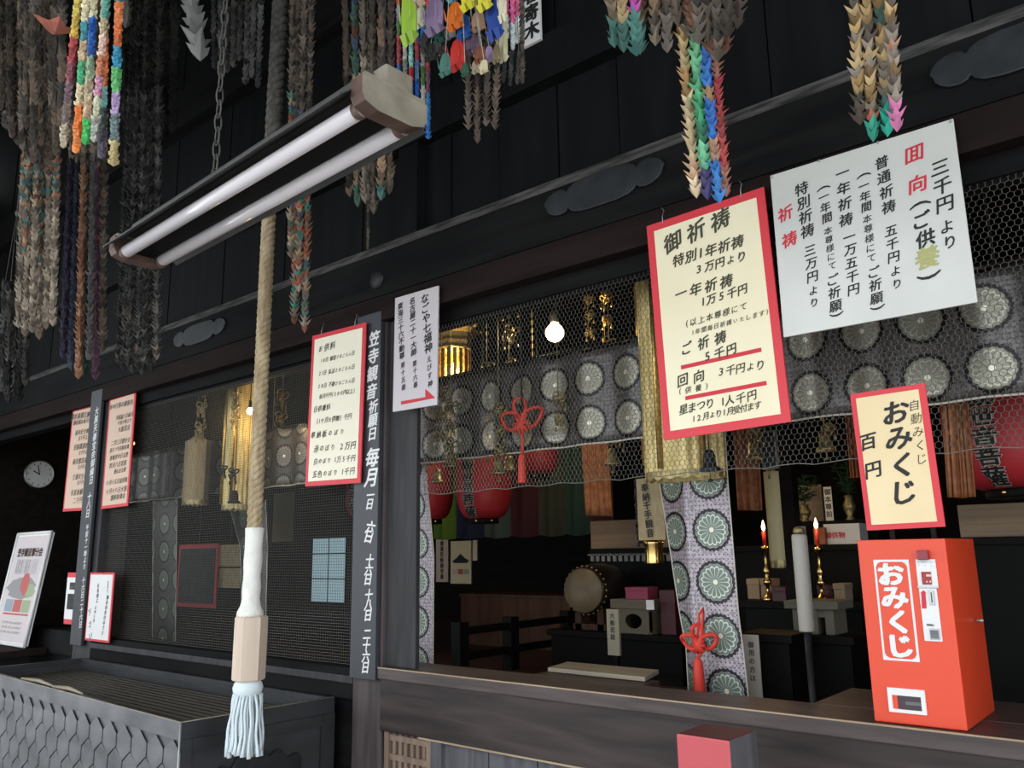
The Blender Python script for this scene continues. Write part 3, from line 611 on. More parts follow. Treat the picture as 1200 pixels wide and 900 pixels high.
# framed right end with a scalloped foot piece
u = Vector((BRc.x-FRc.x, BRc.y-FRc.y, 0)).normalized(); fre = Fr((FRc.x, FRc.y, 0), u, (0, 0, 1)); Le = (BRc-FRc).length
mb = MB(); fre.box(mb, Le-0.06, Le-0.002, 0, zr-0.06, 0, 0.012); fre.box(mb, 0.002, 0.045, 0, zr-0.06, 0, 0.006); fre.box(mb, 0.045, Le-0.06, zr-0.105, zr-0.06, 0, 0.010)
mb.build('end_frame', M['zincshade'], bx)
o = [(0.12, 0.3)]+[(0.12+0.016*k, 0.80+0.035*abs(math.sin(k*0.62))+0.05*math.sin(math.pi*k/24)) for k in range(25)]+[(0.504, 0.3)]
mb = MB(); mb.prism(fre, o, 0.0, 0.012); mb.build('scalloped_panel', M['iron'], bx, bevel=0.003)
msl = wood('brown_slat_wood', (0.022, 0.016, 0.009), (0.045, 0.034, 0.020), 'X', 0.55, 8, 0.2)
for k in range(14):
    t = (k+0.5)/14; y0 = FL.y+0.04+(BL.y-FL.y-0.08)*t; y1 = FRc.y+0.04+(BRc.y-FRc.y-0.08)*t
    A = Vector((FL.x+0.032, y0, 0.955)); D = Vector((FRc.x-0.032, y1, 0.955)); mb = MB()
    mb.add([A+Vector((0, -0.017, -0.02)), A+Vector((0, 0.017, -0.02)), A+Vector((0, 0.006, 0.014)), A+Vector((0, -0.006, 0.014)), D+Vector((0, -0.017, -0.02)), D+Vector((0, 0.017, -0.02)), D+Vector((0, 0.006, 0.014)), D+Vector((0, -0.006, 0.014))],
        [(0, 1, 5, 4), (1, 2, 6, 5), (2, 3, 7, 6), (3, 0, 4, 7), (0, 3, 2, 1), (4, 5, 6, 7)]); mb.build('slat', msl, bx)
mb = MB()
for x in (-4.9, -4.3, -3.7, -3.2): mb.box(x-0.02, x+0.02, -0.6, -0.04, 0.9, 0.936)
mb.build('slat_bearer', msl, bx)
# split bamboo strips lying on the front rim
for k, (x0_, x1_, lab) in enumerate(((-4.62, -4.20, 'long split pale wood strip lying on the front rim of the offering box'), (-4.20, -3.86, 'short split pale wood strip on the offering box rim, right of the long strip'))):
    yy = lambda x: FL.y+(FRc.y-FL.y)*(x-FL.x)/(FRc.x-FL.x)
    mb = MB(); mb.tube([(x0_, yy(x0_)+0.012, zr+0.006), ((x0_+x1_)/2, yy((x0_+x1_)/2)+0.022, zr+0.012), (x1_, yy(x1_)+0.014, zr+0.007)], [0.006, 0.011, 0.005], 5)
    tag(mb.build('wood_strip', M['boardtan']), lab, 'wood strip')

# ---------------------------------------------------------------- bell rope
Yr = -0.58
rp = thing('bell_rope', 'thick twisted bell rope with white wrap, wooden block and white tassel, over the offering box', 'bell rope', at(291, 888, Yr))
bot = at(297, 640, Yr); topx = at(318, 250, Yr); ax = (topx-bot).normalized()
P0 = bot; P1 = bot+(topx-bot)*1.0; ztop = roofz(Yr)-0.08; P2 = bot+ax*((ztop-bot.z)/ax.z)
def twisted(mb, A, D, R0, r, pitch, n=3, step=0.012):
    d = (D-A); Ln = d.length; d.normalize(); p = d.cross(Vector((0, 1, 0))).normalized(); q = d.cross(p); N = max(4, int(Ln/step))
    for k in range(n):
        pts = []
        for i in range(N+1):
            t = Ln*i/N; a_ = 2*math.pi*(t/pitch+k/n); pts.append(A+d*t+(p*math.cos(a_)+q*math.sin(a_))*R0)
        mb.tube(pts, r, 7, cap=False)
mb = MB(); zl = at(316, 235, Yr); twisted(mb, P0, zl, 0.0155, 0.0128, 0.105, 4, 0.008); mb.tube([P0, zl], 0.015, 8); mb.build('rope', M['rope'], rp)
mb = MB(); twisted(mb, zl, zl+ax*1.2, 0.018, 0.017, 0.11, 3); mb.tube([zl+ax*1.19, P2], 0.033, 10); mb.build('dusty_rope', M['ropedust'], rp)
cb = at(293, 722, Yr); ct = at(297, 619, Yr); mb = MB()
L_ = (ct-cb).length; mb.lathe(cb, [(0.02, -0.005), (0.047, 0.0), (0.046, 0.015), (0.036, 0.035), (0.031, 0.06), (0.033, 0.10), (0.030, 0.14), (0.033, 0.19), (0.031, 0.24), (0.032, L_-0.03), (0.033, L_), (0.02, L_+0.004)], 18, axis=ax)
mb.build('cloth_wrap', M['cloth'], rp)
wb = at(291, 797, Yr); L_ = (cb-wb).length; mb = MB()
mb.lathe(wb, [(0.053, 0), (0.057, 0.005), (0.057, L_-0.005), (0.053, L_)], 6, axis=ax, smooth=False); mb.lathe(cb-ax*0.004, [(0.045, 0), (0.048, 0.004), (0.045, 0.010)], 16, axis=ax); mb.build('wooden_block', M['palewood'], rp)
mb = MB(); mb.lathe(wb-ax*0.052, [(0.02, -0.004), (0.038, 0.0), (0.049, 0.012), (0.052, 0.028), (0.047, 0.044), (0.034, 0.056)], 18, axis=ax); mb.build('tassel_head', M['tassel'], rp)
tz = at(291, 886, Yr); Lt = (wb-ax*0.04-tz).length; mb = MB()
for k in range(60):
    a_ = k*2.39996; rr = 0.046*math.sqrt((k+0.5)/60); sp = 1.0+0.35*R.random()*rr/0.046+0.28
    A = wb-ax*0.045+Vector((math.cos(a_)*rr, math.sin(a_)*rr, 0)); L2 = Lt*(0.86+0.14*R.random()); pts = []
    for i in range(9):
        t = i/8; pts.append(A-ax*(L2*t)+Vector((math.cos(a_), math.sin(a_), 0))*rr*(sp-1)*(t**0.6)+Vector((0.0025*math.sin(9*t+k), 0.0025*math.cos(8*t+k), 0)))
    mb.tube(pts, [0.0052]*7+[0.0062, 0.0085], 5)
mb.build('tassel_cords', M['tassel'], rp)

M['chain'] = noisy('dusty_grey_chain', (0.07, 0.068, 0.06), (0.14, 0.135, 0.12), (20, 20, 20), 0.7, 0.2, 0)
# ---------------------------------------------------------------- twin tube lamp hung on a chain
zt = 2.6; N1 = atz(430, 122, zt); F1 = atz(150, 297, zt); N2 = atz(468, 150, zt); F2 = atz(185, 303, zt)
ud = ((F1-N1)+(F2-N2)).normalized(); cen = (N1+F1+N2+F2)/4; vd = Vector((0, 0, 1)).cross(ud).normalized()
hl = ((F1-N1).length+(F2-N2).length)/4
frl = Fr(cen, ud, vd); sgn = 1 if (N1-cen).dot(vd) > 0 else -1       # b axis: towards the near tube
hw = abs((N1-N2).dot(vd))/2; up = Vector((0, 0, 1))
lp = thing('tube_lamp', 'dusty twin tube strip lamp with dark reflector, hung in front of the facade', 'lamp', cen+up*0.1)
def lb(a0, a1, b0, b1, z0, z1): return MB().obox(cen+ud*(a0+a1)/2+vd*(b0+b1)/2+up*(z0+z1)/2, ud*(a1-a0)/2, vd*(b1-b0)/2, up*(z1-z0)/2)
def section(mb, prof, a0, a1):
    n = len(prof); vs = [cen+ud*a_+vd*b_+up*z_ for a_ in (a0, a1) for b_, z_ in prof]
    mb.add(vs, [(i, i+1, n+i+1, n+i) for i in range(n-1)])
mb = MB(); wv = 0.125; section(mb, [(-wv, 0.004), (-0.055, 0.055), (0.055, 0.055), (wv, 0.004)], -hl-0.005, hl+0.02)
mb.build('reflector', M['fixture'], lp, solid=0.003)
lb(-hl-0.0, hl, -0.035, 0.035, 0.0, 0.03).build('inner_channel', M['dark'], lp)
lb(-hl, hl, -0.045, 0.045, 0.055, 0.10).build('ballast_housing', M['fixture'], lp, bevel=0.004)
for s_ in (-1, 1):
    o_ = [(-0.095, 0.006), (-0.086, -0.012), (-0.05, -0.024), (0.05, -0.024), (0.086, -0.012), (0.095, 0.006), (0.095, 0.05), (-0.095, 0.05)]
    t0, t1 = (hl, hl+0.045) if s_ > 0 else (-hl-0.045, -hl)
    mb = MB(); vs = [cen+ud*a_+vd*b_+up*z_ for a_ in (t0, t1) for b_, z_ in o_]; n = 8
    mb.add(vs, [tuple(range(7, -1, -1)), tuple(range(8, 16))]+[(i, (i+1) % n, n+(i+1) % n, n+i) for i in range(n)]); ob = mb.build('end_cap', [M['rust'], M['tan_metal']], lp, bevel=0.002)
    for p in ob.data.polygons:
        if p.normal.dot(ud)*s_ > 0.7: p.material_index = 1
    lb(t0, t1, -0.088, 0.088, 0.048, 0.058).build('end_plate', M['tan_metal'], lp)
lb(-hl-0.045, -hl+0.03, -0.05, 0.03, 0.058, 0.105).build('mounting_block', M['tan_metal'], lp, bevel=0.005)
mb = MB(); mb.lathe(cen+ud*(hl+0.045)+up*0.0, [(0.014, 0), (0.016, 0.004), (0.010, 0.010)], 12, axis=ud); mb.build('starter', M['offwhite'], lp)
for b_ in (-hw, hw):
    mb = MB(); mb.tube([cen+ud*a_+vd*b_-up*0.004 for a_ in (-hl, hl)], 0.0205, 18); tub = mb.build('tube', M['tubeglass'], lp)
    for a_ in (-hl, hl-0.02):
        mb = MB(); mb.tube([cen+ud*a_+vd*b_-up*0.004, cen+ud*(a_+0.02)+vd*b_-up*0.004], 0.0215, 18); mb.build('tube_end', M['rust'], tub)
cx_ = cen+ud*(hl*0.42)+up*0.10
def chain(mb, A, D, link=0.05, r=0.0032):
    d = D-A; N = int(d.length/(link*0.72)); 
    for i in range(N):
        c = A+d*((i+0.5)/N); s_ = Vector((1, 0, 0)) if i % 2 else Vector((0, 1, 0)); pts = []
        for k in range(11):
            a_ = 2*math.pi*k/10; pts.append(c+s_*0.011*math.cos(a_)+up*(link*0.5*math.sin(a_)))
        mb.tube(pts, r, 5, cap=False)
best = None
for k in range(-50, 51):
    p = cen+ud*(hl*k/50)+up*0.10; d = p-EYE; xx = 600+F*(AX.x*d.x+AY.x*d.y+AZ.x*d.z)/(AX.z*d.x+AY.z*d.y+AZ.z*d.z)
    if best is None or abs(xx-252) < best[0]: best = (abs(xx-252), p)
mb = MB(); chain(mb, best[1], Vector((best[1].x, best[1].y, roofz(best[1].y))), 0.062, 0.0028); mb.build('chain', M['chain'], lp)
mb = MB(); p_ = cen-ud*hl+up*0.10; mb.tube([p_, Vector((p_.x, p_.y, roofz(p_.y)+0.01))], 0.0015, 5); mb.build('wire', M['iron'], lp)

# ---------------------------------------------------------------- fortune slip machine on the sill
zs = 1.167; mf = -0.012
mc = thing('fortune_machine', 'orange red fortune slip vending machine standing on the sill at right', 'vending machine', (-0.637, 0.15, zs))
mx0, mx1 = at(1025, 844, mf).x, at(1134, 855, mf).x; mh = at(1055, 632, mf).z-zs
B(mx0, mx1, mf, 0.30, zs, zs+mh).build('body', M['machine'], mc, bevel=0.003)
frm = Fr((mx0, mf, zs), (1, 0, 0), (0, 0, 1))
def mbx(x0_, x1_, y0_, y1_, c0, c1, m, nm, bev=0.0, par=None):          # pixel corners on the machine front
    a0, b1 = frm.px(x0_, y0_); a1, b0 = frm.px(x1_, y1_); t = MB(); frm.box(t, a0, a1, b0, b1, c0, c1); return t.build(nm, m, par or mc, bev)
# white plate border with notched corners
a0, b1 = frm.px(1023, 656); a1, b0 = frm.px(1079, 776); a0 = (a0+frm.px(1036, 774)[0])/2; a1 = (a1+frm.px(1064, 657)[0])/2
wd = 0.0055; nk = 0.012
def notched(x0_, x1_, y0_, y1_, k): return [(x0_+k, y0_), (x1_-k, y0_), (x1_-k*0.35, y0_+k*0.35), (x1_, y0_+k), (x1_, y1_-k), (x1_-k*0.35, y1_-k*0.35), (x1_-k, y1_), (x0_+k, y1_), (x0_+k*0.35, y1_-k*0.35), (x0_, y1_-k), (x0_, y0_+k), (x0_+k*0.35, y0_+k*0.35)]
mb = MB(); frm.box(mb, a0, a1, b0, b1, 0, 0.0012); mb.build('white_plate', M['paperwhite'], mc)
mb = MB(); mb.prism(frm, notched(a0+wd, a1-wd, b0+wd, b1-wd, nk), 0.001, 0.0020); mb.build('red_plate', M['machine'], mc)
mapm = lambda a, b, c=0: frm.w(a, b, 0.0028+c)
mb = MB(); ac = (a0+a1)/2; text(mb, mapm, 'おみくじ', (ac-0.002, b1-0.036), (ac+0.004, b0+0.036), 1.04, 0.055, sx=1.12, vert=True); mb.build('lettering', M['chalk'], mc)
mbx(1076, 1090, 645, 656, 0, 0.018, mat('dark_red_lens', (0.25, 0.01, 0.03), 0.25), 'lens', 0.002)
mbx(1073, 1097, 655.5, 665, 0, 0.002, M['paperwhite'], 'label_plate')
mb = MB(); text(mb, lambda a, b, c=0: frm.w(a, b, 0.0032+c), '百円硬貨を入れて', frm.px(1076, 658.5), frm.px(1094, 659), 0.9, 0.0); text(mb, lambda a, b, c=0: frm.w(a, b, 0.0032+c), '下さい', frm.px(1077, 662.5), frm.px(1092, 663), 0.35, 0.0); mb.build('lettering', mat('blue_grey_ink', (0.2, 0.3, 0.42), 0.6), mc)
cpl = mbx(1074, 1100, 665, 687, 0, 0.004, M['paperwhite'], 'coin_plate', 0.001); mbx(1080, 1093, 670, 685, 0.004, 0.0055, mat('deep_red_window', (0.33, 0.01, 0.015), 0.3), 'coin_window', 0, cpl)
mbx(1086, 1092, 673, 675.5, 0.0055, 0.0065, M['offwhite'], 'window_mark', 0, cpl); mbx(1086, 1088, 680.5, 682.5, 0.0055, 0.0065, M['offwhite'], 'window_mark', 0, cpl); mbx(1090, 1092, 680.5, 682.5, 0.0055, 0.0065, M['offwhite'], 'window_mark', 0, cpl)
mbx(1076, 1101, 686.5, 689, 0, 0.007, M['steel'], 'coin_ledge')
cpn = mbx(1077, 1105, 689, 752, 0, 0.0035, M['paperwhite'], 'coin_panel', 0.001)
fa = [frm.px(*q) for q in ((1081, 713), (1086.5, 713), (1085, 695), (1086, 695), (1082.5, 691.5), (1079, 695), (1080, 695))]
mb = MB(); mb.prism(frm, [fa[0], fa[1], fa[2], fa[3], fa[4], fa[5], fa[6]], 0.0035, 0.0045); mb.build('red_arrow', M['redink'], cpn)
mbx(1089, 1096.5, 691.5, 709, 0.0035, 0.008, M['steel'], 'coin_slot', 0.001, cpn); mbx(1091.5, 1094, 694, 706, 0.008, 0.0086, M['iron'], 'slot_opening', 0, cpn)
mb = MB(); text(mb, lambda a, b, c=0: frm.w(a, b, 0.0044+c), '返却口', frm.px(1088, 732), frm.px(1094, 732.5), 1.0, 0.03); mb.build('lettering', M['ink'], mc)
mbx(1089, 1103, 736, 750, 0.0035, 0.006, M['steel'], 'return_flap', 0.001, cpn); mbx(1090.5, 1101.5, 738, 748.5, 0.006, 0.0065, M['zinc'], 'return_flap_face', 0, cpn)
a0, b1 = frm.px(1040, 805); a1, b0 = frm.px(1087, 838); mb = MB(); fw = 0.010
for q in ((a0, a1, b1-fw*1.7, b1), (a0, a1, b0, b0+fw*0.8), (a0, a0+fw, b0+fw*0.8, b1-fw*1.7), (a1-fw, a1, b0+fw*0.8, b1-fw*1.7)): frm.box(mb, *q, 0, 0.006)
mb.build('tray_frame', M['paperwhite'], mc)
mb = MB(); frm.box(mb, a0+fw, a1-fw, b0+fw*0.8, b1-fw*1.7, 0, 0.0015); mb.build('tray_opening', mat('dark_tray', (0.05, 0.03, 0.04), 0.35), mc)
mb = MB(); frm.box(mb, a0+fw, a0+fw+0.012, b0+fw*0.8, b1-fw*1.7, 0.0015, 0.003); mb.build('tray_cheek', M['machine'], mc)
mb = MB(); frm.box(mb, a0+0.04, a1-fw, b0+0.02, b0+0.028, 0.0015, 0.003); mb.build('tray_lip', M['zinc'], mc)
mb = MB(); mb.tube([(mx1+0.001, 0.2, zs+0.24), (mx1+0.02, 0.2, zs+0.24)], 0.004, 8); mb.build('side_key', M['steel'], mc)
# props that carry the notice above the machine
notice_prop = MB()
for x in (-0.66, -0.56): MB().box(x-0.006, x+0.006, 0.0235, 0.031, zs+mh-0.001, zs+mh+0.14).build('prop_stick', M['darkwood'], notice3.root)
# shelf board behind the machine, plank on the sill
sh = B(-0.96, 0.44, 0.162, 0.48, 1.12, 1.166).build('inner_shelf', M['sillcap'], bevel=0.003); tag(sh, 'brown shelf board behind the fortune slip machine', 'shelf')
struct('sill', B(-1.99, -1.53, 0.16, 0.27, 1.12, 1.1655), M['sill'])
q = [atz(642, 787, 1.168), atz(756, 799, 1.168), atz(772, 790, 1.168), atz(665, 780, 1.168)]
mb = MB(); vs = q+[p+up*0.015 for p in q]; mb.add(vs, [(3, 2, 1, 0), (4, 5, 6, 7)]+[(i, (i+1) % 4, 4+(i+1) % 4, 4+i) for i in range(4)])
tag(mb.build('loose_plank', M['boardtan'], bevel=0.002), 'short pale plank lying on the sill beam', 'plank')
# red capped post in front of the sill
mb = MB(); mb.box(-1.092, -0.95, -0.4, -0.25, 0, 1.16); ob = mb.build('railing_post', [M['panelgrey'], M['redp'] if 'redp' in M else mat('dull_red_paint', (0.52, 0.08, 0.095), 0.55), mat('dark_red_paint', (0.10, 0.022, 0.022), 0.5)], bevel=0.006)
for p in ob.data.polygons:
    if p.normal.y < -0.9: p.material_index = 1
    elif p.normal.z > 0.9: p.material_index = 2
tag(ob, 'short square wooden post with red painted face in front of the sill', 'post')
# ---------------------------------------------------------------- strings of folded paper cranes
def lin(h):
    c = [int(h[i:i+2], 16)/255 for i in (0, 2, 4)]; return tuple(x/12.92 if x < 0.04045 else ((x+0.055)/1.055)**2.4 for x in c)
BRIGHT = [lin(h) for h in ('d8c060 3f8f50 2f6fb0 c04038 8f7fb0 e8dcb8 4f9890 d87838 3fa060 dcc8a8 607880 c8a0a0 70b868 2850a8'.split())]
BROWN = [lin(h) for h in ('4c453e 5c5248 3d3832 6a5c50 544a44 46423e 625a52'.split())]
GREY = [lin(h) for h in ('3a3a38 4a4a48 2f302f 555552 42423f'.split())]
BLACK = [lin(h) for h in ('262625 30302e 1e1e1e 3a3936'.split())]
TEALOR = [lin(h) for h in ('96705a 52706a 7a6656 46585a 9a8068 584e48 66807a 805c4c'.split())]
DUSTY = [lin(h) for h in ('7a6e62 8f8478 6a6058 9a8c7c 756a5e'.split())]
TAN = [lin(h) for h in ('b09468 9c8058 c4aa80 8a7050 b89c78'.split())]
MIX = [lin(h) for h in ('7a6a58 506a60 8a5a44 48566a a08868 6a4a40 407868 985848'.split())]
def jit(c, k=0.12): 
    f = 1+k*(2*R.random()-1); return tuple(min(1, max(0, x*f)) for x in c)
def crane(mb, p, d, wdt, hgt, rot, col, spread=1.0, blades=4):
    """one folded crane strung on a thread: wings and head and tail as creased blades, tips up and outward"""
    a = Vector((0, 0, 1)) if abs(d.z) < 0.5 else Vector((1, 0, 0)); e1 = d.cross(a).normalized(); e2 = d.cross(e1)
    for k in range(blades):
        an = rot+2*math.pi*k/blades; r = (e1*math.cos(an)+e2*math.sin(an)); t = (e2*math.cos(an)-e1*math.sin(an))
        big = 1.0 if k % 2 == 0 else 0.72
        root = p+d*hgt*0.62; tip = p+r*wdt*0.62*spread*big-d*hgt*(0.55*big)
        mid = p+r*wdt*0.42+d*hgt*0.12; l = p+r*wdt*0.20+t*wdt*0.30+d*hgt*0.05; q = p+r*wdt*0.20-t*wdt*0.30+d*hgt*0.05
        c = jit(col, 0.16); b = len(mb.v)
        mb.add([root, l, mid, q, tip], [(0, 1, 2), (1, 4, 2), (2, 4, 3), (0, 2, 3)], 0, c)
def strand(mb, A, D, wdt, pal, run=(2, 6), spread=1.0, dense=1.0, seq=None, sway=0.0):
    d = (D-A); L = d.length; d.normalize(); hgt = wdt*0.95/dense; n = max(2, int(L/(hgt*0.72))); col = None; left = 0; q = d.cross(Vector((0, 1, 0))).normalized()
    for i in range(n):
        t = (i+0.5)/n
        if seq: col = seq[min(len(seq)-1, int(t*len(seq)))]; col = R.choice(col) if isinstance(col, list) else col
        elif left <= 0: col = R.choice(pal); left = R.randint(*run)
        left -= 1
        p = A+d*L*t+q*sway*math.sin(t*5+A.x*30)
        crane(mb, p, d, wdt*(0.9+0.25*R.random()), hgt*1.15, R.random()*6.3, jit(col, 0.2), spread)
    mb.tube([A, D], wdt*0.17, 5, 0, tuple(x*0.6 for x in col))
def gather(name, label, Y, strands, m, top=None, group='strings of folded paper cranes hung under the porch roof', wjit=0.05):
    """strands: (x top, y top, x bottom, y bottom, width px, palette, options); all gathered on one cord to the roof"""
    pts = []
    for s_ in strands:
        y_ = Y+wjit*(2*R.random()-1) if len(strands) > 1 else Y
        pts.append((at(s_[0], s_[1], y_), at(s_[2], s_[3], y_), s_[4]*mpp((s_[0]+s_[2])/2, (s_[1]+s_[3])/2, y_), s_[5], s_[6] if len(s_) > 6 else {}))
    mx = sum(p[0].x for p in pts)/len(pts); zt_ = max(p[0].z for p in pts)+0.10
    if top: g = at(top[0], top[1], Y)
    else: g = Vector((mx, Y, zt_))
    root = thing(name, label, 'paper crane string', (mx, Y, min(p[1].z for p in pts)), group)
    for A, D, wd, pal, op in pts:
        mb = MB(); strand(mb, A, D, wd, pal, **op); mb.tube([A, g], 0.0012, 4, 0, (0.2, 0.19, 0.17)); mb.build('crane_strand', m, root)
    mb = MB(); mb.tube([g-up*0.01, Vector((g.x, g.y, roofz(g.y)-0.002))], 0.004, 6, 0, (0.12, 0.11, 0.10)); mb.lathe(g, [(0.004, -0.02), (0.012, 0), (0.004, 0.02)], 8, 0, (0.2, 0.18, 0.15)); mb.build('cord', m, root)
    return root
def fan(x0, x1, yt, b0, b1, ybs, wpx, pals, **op):
    n = len(ybs); return [(x0+(x1-x0)*i/(n-1), yt, b0+(b1-b0)*i/(n-1), ybs[i], wpx, pals[i % len(pals)] if isinstance(pals[0], list) else pals, dict(op)) for i in range(n)]
N_ = 'paper_crane_garland'
# far left, hanging in several rows
gather(N_, 'wide dusty brown crane garland in the top left corner', -1.32,
  fan(-4, 74, -60, 2, 72, [128, 150, 160, 168, 175, 182, 190, 198, 200, 186, 180, 165], 11, BROWN, dense=1.25, spread=0.9)+fan(10, 66, -60, 12, 60, [120, 140, 150, 165, 172, 158], 10, DUSTY[:1]+BROWN, dense=1.25, spread=0.9), M['faded'], wjit=0.05)
t_ = at(65, 32, -1.46); pc = thing('paper_crane', 'single pinkish red paper crane in front of the dusty garland in the top left corner', 'paper crane', t_-up*0.03)
mb = MB(); crane(mb, t_, Vector((0, 0, -1)), 0.095, 0.035, 0.15, lin('a86858'), 1.1); crane(mb, t_, Vector((0, 0, -1)), 0.05, 0.04, 0.9, lin('985a4c'), 0.9); mb.build('crane', M['faded'], pc)
mb = MB(); mb.tube([t_+up*0.004, Vector((t_.x, t_.y, roofz(t_.y)-0.002))], 0.001, 4, 0, (0.1, 0.1, 0.1)); mb.build('cord', M['faded'], pc)
SQ = [lin(h) for h in ('4f9890 2f7f78 7f8f58 d8c060 d0b050 b04848 8f5058 786068 807068 b8a890'.split())]
S2 = [lin(h) for h in ('2f9068 c8a848 68a860 e0d4b0 3f8890 c0a888 4fa878 d8c8a0 e07838 e88848'.split())]
S3_ = [lin(h) for h in ('6a6a8a a088b8 b0a0c8 e8e0b8 2860b8 3868b8 a8c0a0 c8b898 d8b898 50c868'.split())]
S4_ = [lin(h) for h in ('b03840 a83040 c8b8a0 b8a888 d8c0a0 e07038 d87848 78b0b0 404848 504858'.split())]
S5_ = [lin(h) for h in ('a0a098 d8d0c0 708878 60a090 b0a080 d8b8a8 c07858 c890a8 c8c8a8 a0a098'.split())]
S6_ = [lin(h) for h in ('a83848 283868 307880 d07848 c86838 3888a8 58a060 a890b8 687878 a89868'.split())]
gather(N_, 'bright multicoloured crane garland of thick strands in the upper left', -1.62,
  [(98, -70, 74, 172, 11, None, dict(seq=SQ, dense=1.7, spread=0.75)), (106, -70, 89, 178, 11, None, dict(seq=S2, dense=1.7, spread=0.75)), (114, -70, 100, 168, 12, None, dict(seq=S3_, dense=1.7, spread=0.75)), (124, -70, 119, 184, 12, None, dict(seq=S4_, dense=1.7, spread=0.75)),
   (131, -70, 110, 165, 11, None, dict(seq=S5_, dense=1.7, spread=0.75)), (142, -70, 133, 193, 12, None, dict(seq=S6_, dense=1.7, spread=0.75)), (150, -60, 147, 30, 13, BROWN)], M['paper'], wjit=0.04)
gather(N_, 'long crane garland with orange and teal middle, left of the striped dark garland', -1.0,
  [(38+7*i, -60, 22+8*i, (382, 392, 388, 396, 384, 380)[i], 9.5, None, dict(seq=[BROWN, BROWN, BROWN, BROWN, TEALOR, TEALOR, TEALOR, DUSTY, DUSTY, DUSTY], dense=1.2)) for i in range(6)]+
  [(44+8*i, -60, 30+8*i, (300, 310, 306, 290)[i], 9, None, dict(seq=[BROWN, BROWN, BROWN, TEALOR, TEALOR, TEALOR], dense=1.2)) for i in range(4)], M['faded'])
gather(N_, 'striped dark crane garland with navy, orange, green and purple strands at left', -0.78,
  [(95+5*i, -60, (74, 84, 92, 98, 105, 112, 120)[i], (418, 432, 442, 438, 420, 443, 410)[i], 9.5, None, dict(seq=[BROWN, BROWN, BROWN, BROWN, DUSTY, c, c, c, c], dense=1.2))
   for i, c in enumerate([[lin('3a3444')], [lin('2f3440'), lin('343a48')], [lin('8a5f4a'), lin('94705a')], [lin('30463f'), lin('3c544a')], [lin('555050')], [lin('6a4456'), lin('584050')], BROWN])], M['faded'])
gather(N_, 'spiky dark grey crane garland behind the far end of the tube lamp', -0.60,
  [(160+3.5*i, -60, 139+5.6*i, (425, 432, 428, 436, 430, 438, 426, 434, 420)[i], 7.5, GREY+BLACK, dict(spread=1.45, dense=1.1, seq=[BLACK, BLACK, BLACK, GREY, GREY, GREY+BLACK, GREY, GREY+DUSTY[2:3]])) for i in range(9)], M['faded'])
gather(N_, 'small dark crane garland at the left edge below the orange and teal one', -0.75, fan(6, 32, 330, 3, 30, [455, 470, 462, 468, 450], 9, BLACK+GREY[:2]), M['faded'], top=(20, 250))
gather(N_, 'nearly black crane garland right of the bright garland at upper left', -0.38, fan(150, 205, -60, 147, 204, [140, 150, 156, 150, 158, 152], 12, BLACK), M['faded'])
gather(N_, 'single string of spiky silvery cranes near the top left', -0.95, [(214, -70, 234, 66, 21, [lin('8a8a88'), lin('767674')], dict(spread=1.35, dense=0.9))], M['faded'])
gather(N_, 'hanging dark grey crane tassel left of the bell rope', -0.75, fan(250, 308, -50, 252, 302, [80, 88, 84, 78, 70, 98, 90, 102], 8, GREY, dense=1.4), M['faded'])
gather(N_, 'crane garland right of the bell rope, dusty above and coloured below the lamp', -0.6,
  [((343, 350, 358, 366)[i], -60, (341, 345, 350, 357)[i], (300, 378, 340, 388)[i], 8.5, None, dict(seq=[BROWN, BROWN, BROWN, BROWN, MIX, MIX, MIX, MIX+DUSTY], dense=1.0, spread=1.2)) for i in range(4)], M['faded'])
gather(N_, 'brown crane garland with pale frayed ends behind the near end of the tube lamp', -0.46,
  fan(404, 458, -50, 410, 456, [228, 240, 236, 248, 232, 225], 11, [BROWN, MIX, DUSTY, BROWN, TEALOR, BROWN], dense=1.0)+[(432, 200, 431, 292, 4, BROWN, dict(dense=1.4))], M['faded'])
# bright ones in the middle
gather(N_, 'crane garland of six thin bright strands behind the big bright cranes', -0.72,
  [((466, 473, 481, 488, 495, 501)[i], -60, (468, 475, 482, 489, 496, 502)[i], (95, 108, 120, 140, 150, 162)[i], 6.5, None, dict(seq=[[BRIGHT[(3*i+j) % 14]] for j in range(5)]+[[lin(h)] for h in (('58784a', 'a84848', '9c4a4a'), ('a89c98', 'b0a8a0', '788078'), ('88b8a8', '90c8b8', 'b8303c'), ('a04048', '5878a0', '2858a8'), ('988c88', '58783c', 'c0b8b0'), ('9a4048', '6a4a60', '2f78b0'))[i]]+[[lin('2f6ab0')]] , dense=1.6, spread=0.8)) for i in range(6)], M['paper'])
gather(N_, 'dark brown feathery crane strings under the big bright cranes', -0.75, fan(548, 584, 40, 549, 580, [150, 166, 146, 150], 8, BROWN, spread=1.4), M['faded'], top=(566, -90))
gather(N_, 'crane strings of pink over silver right of the big bright cranes', -0.66,
  [((594, 600, 606, 612)[i], -60, (594, 601, 606, 612)[i], (45, 58, 50, 97)[i], 6.5, None, dict(seq=[[lin('d04880')], [lin('c83868')], [lin('d86090')], [lin('c8d0d0')]] if i < 3 else [BROWN], dense=1.4)) for i in range(4)]+fan(592, 608, 60, 590, 606, [96, 100, 98], 6, GREY), M['paper'])
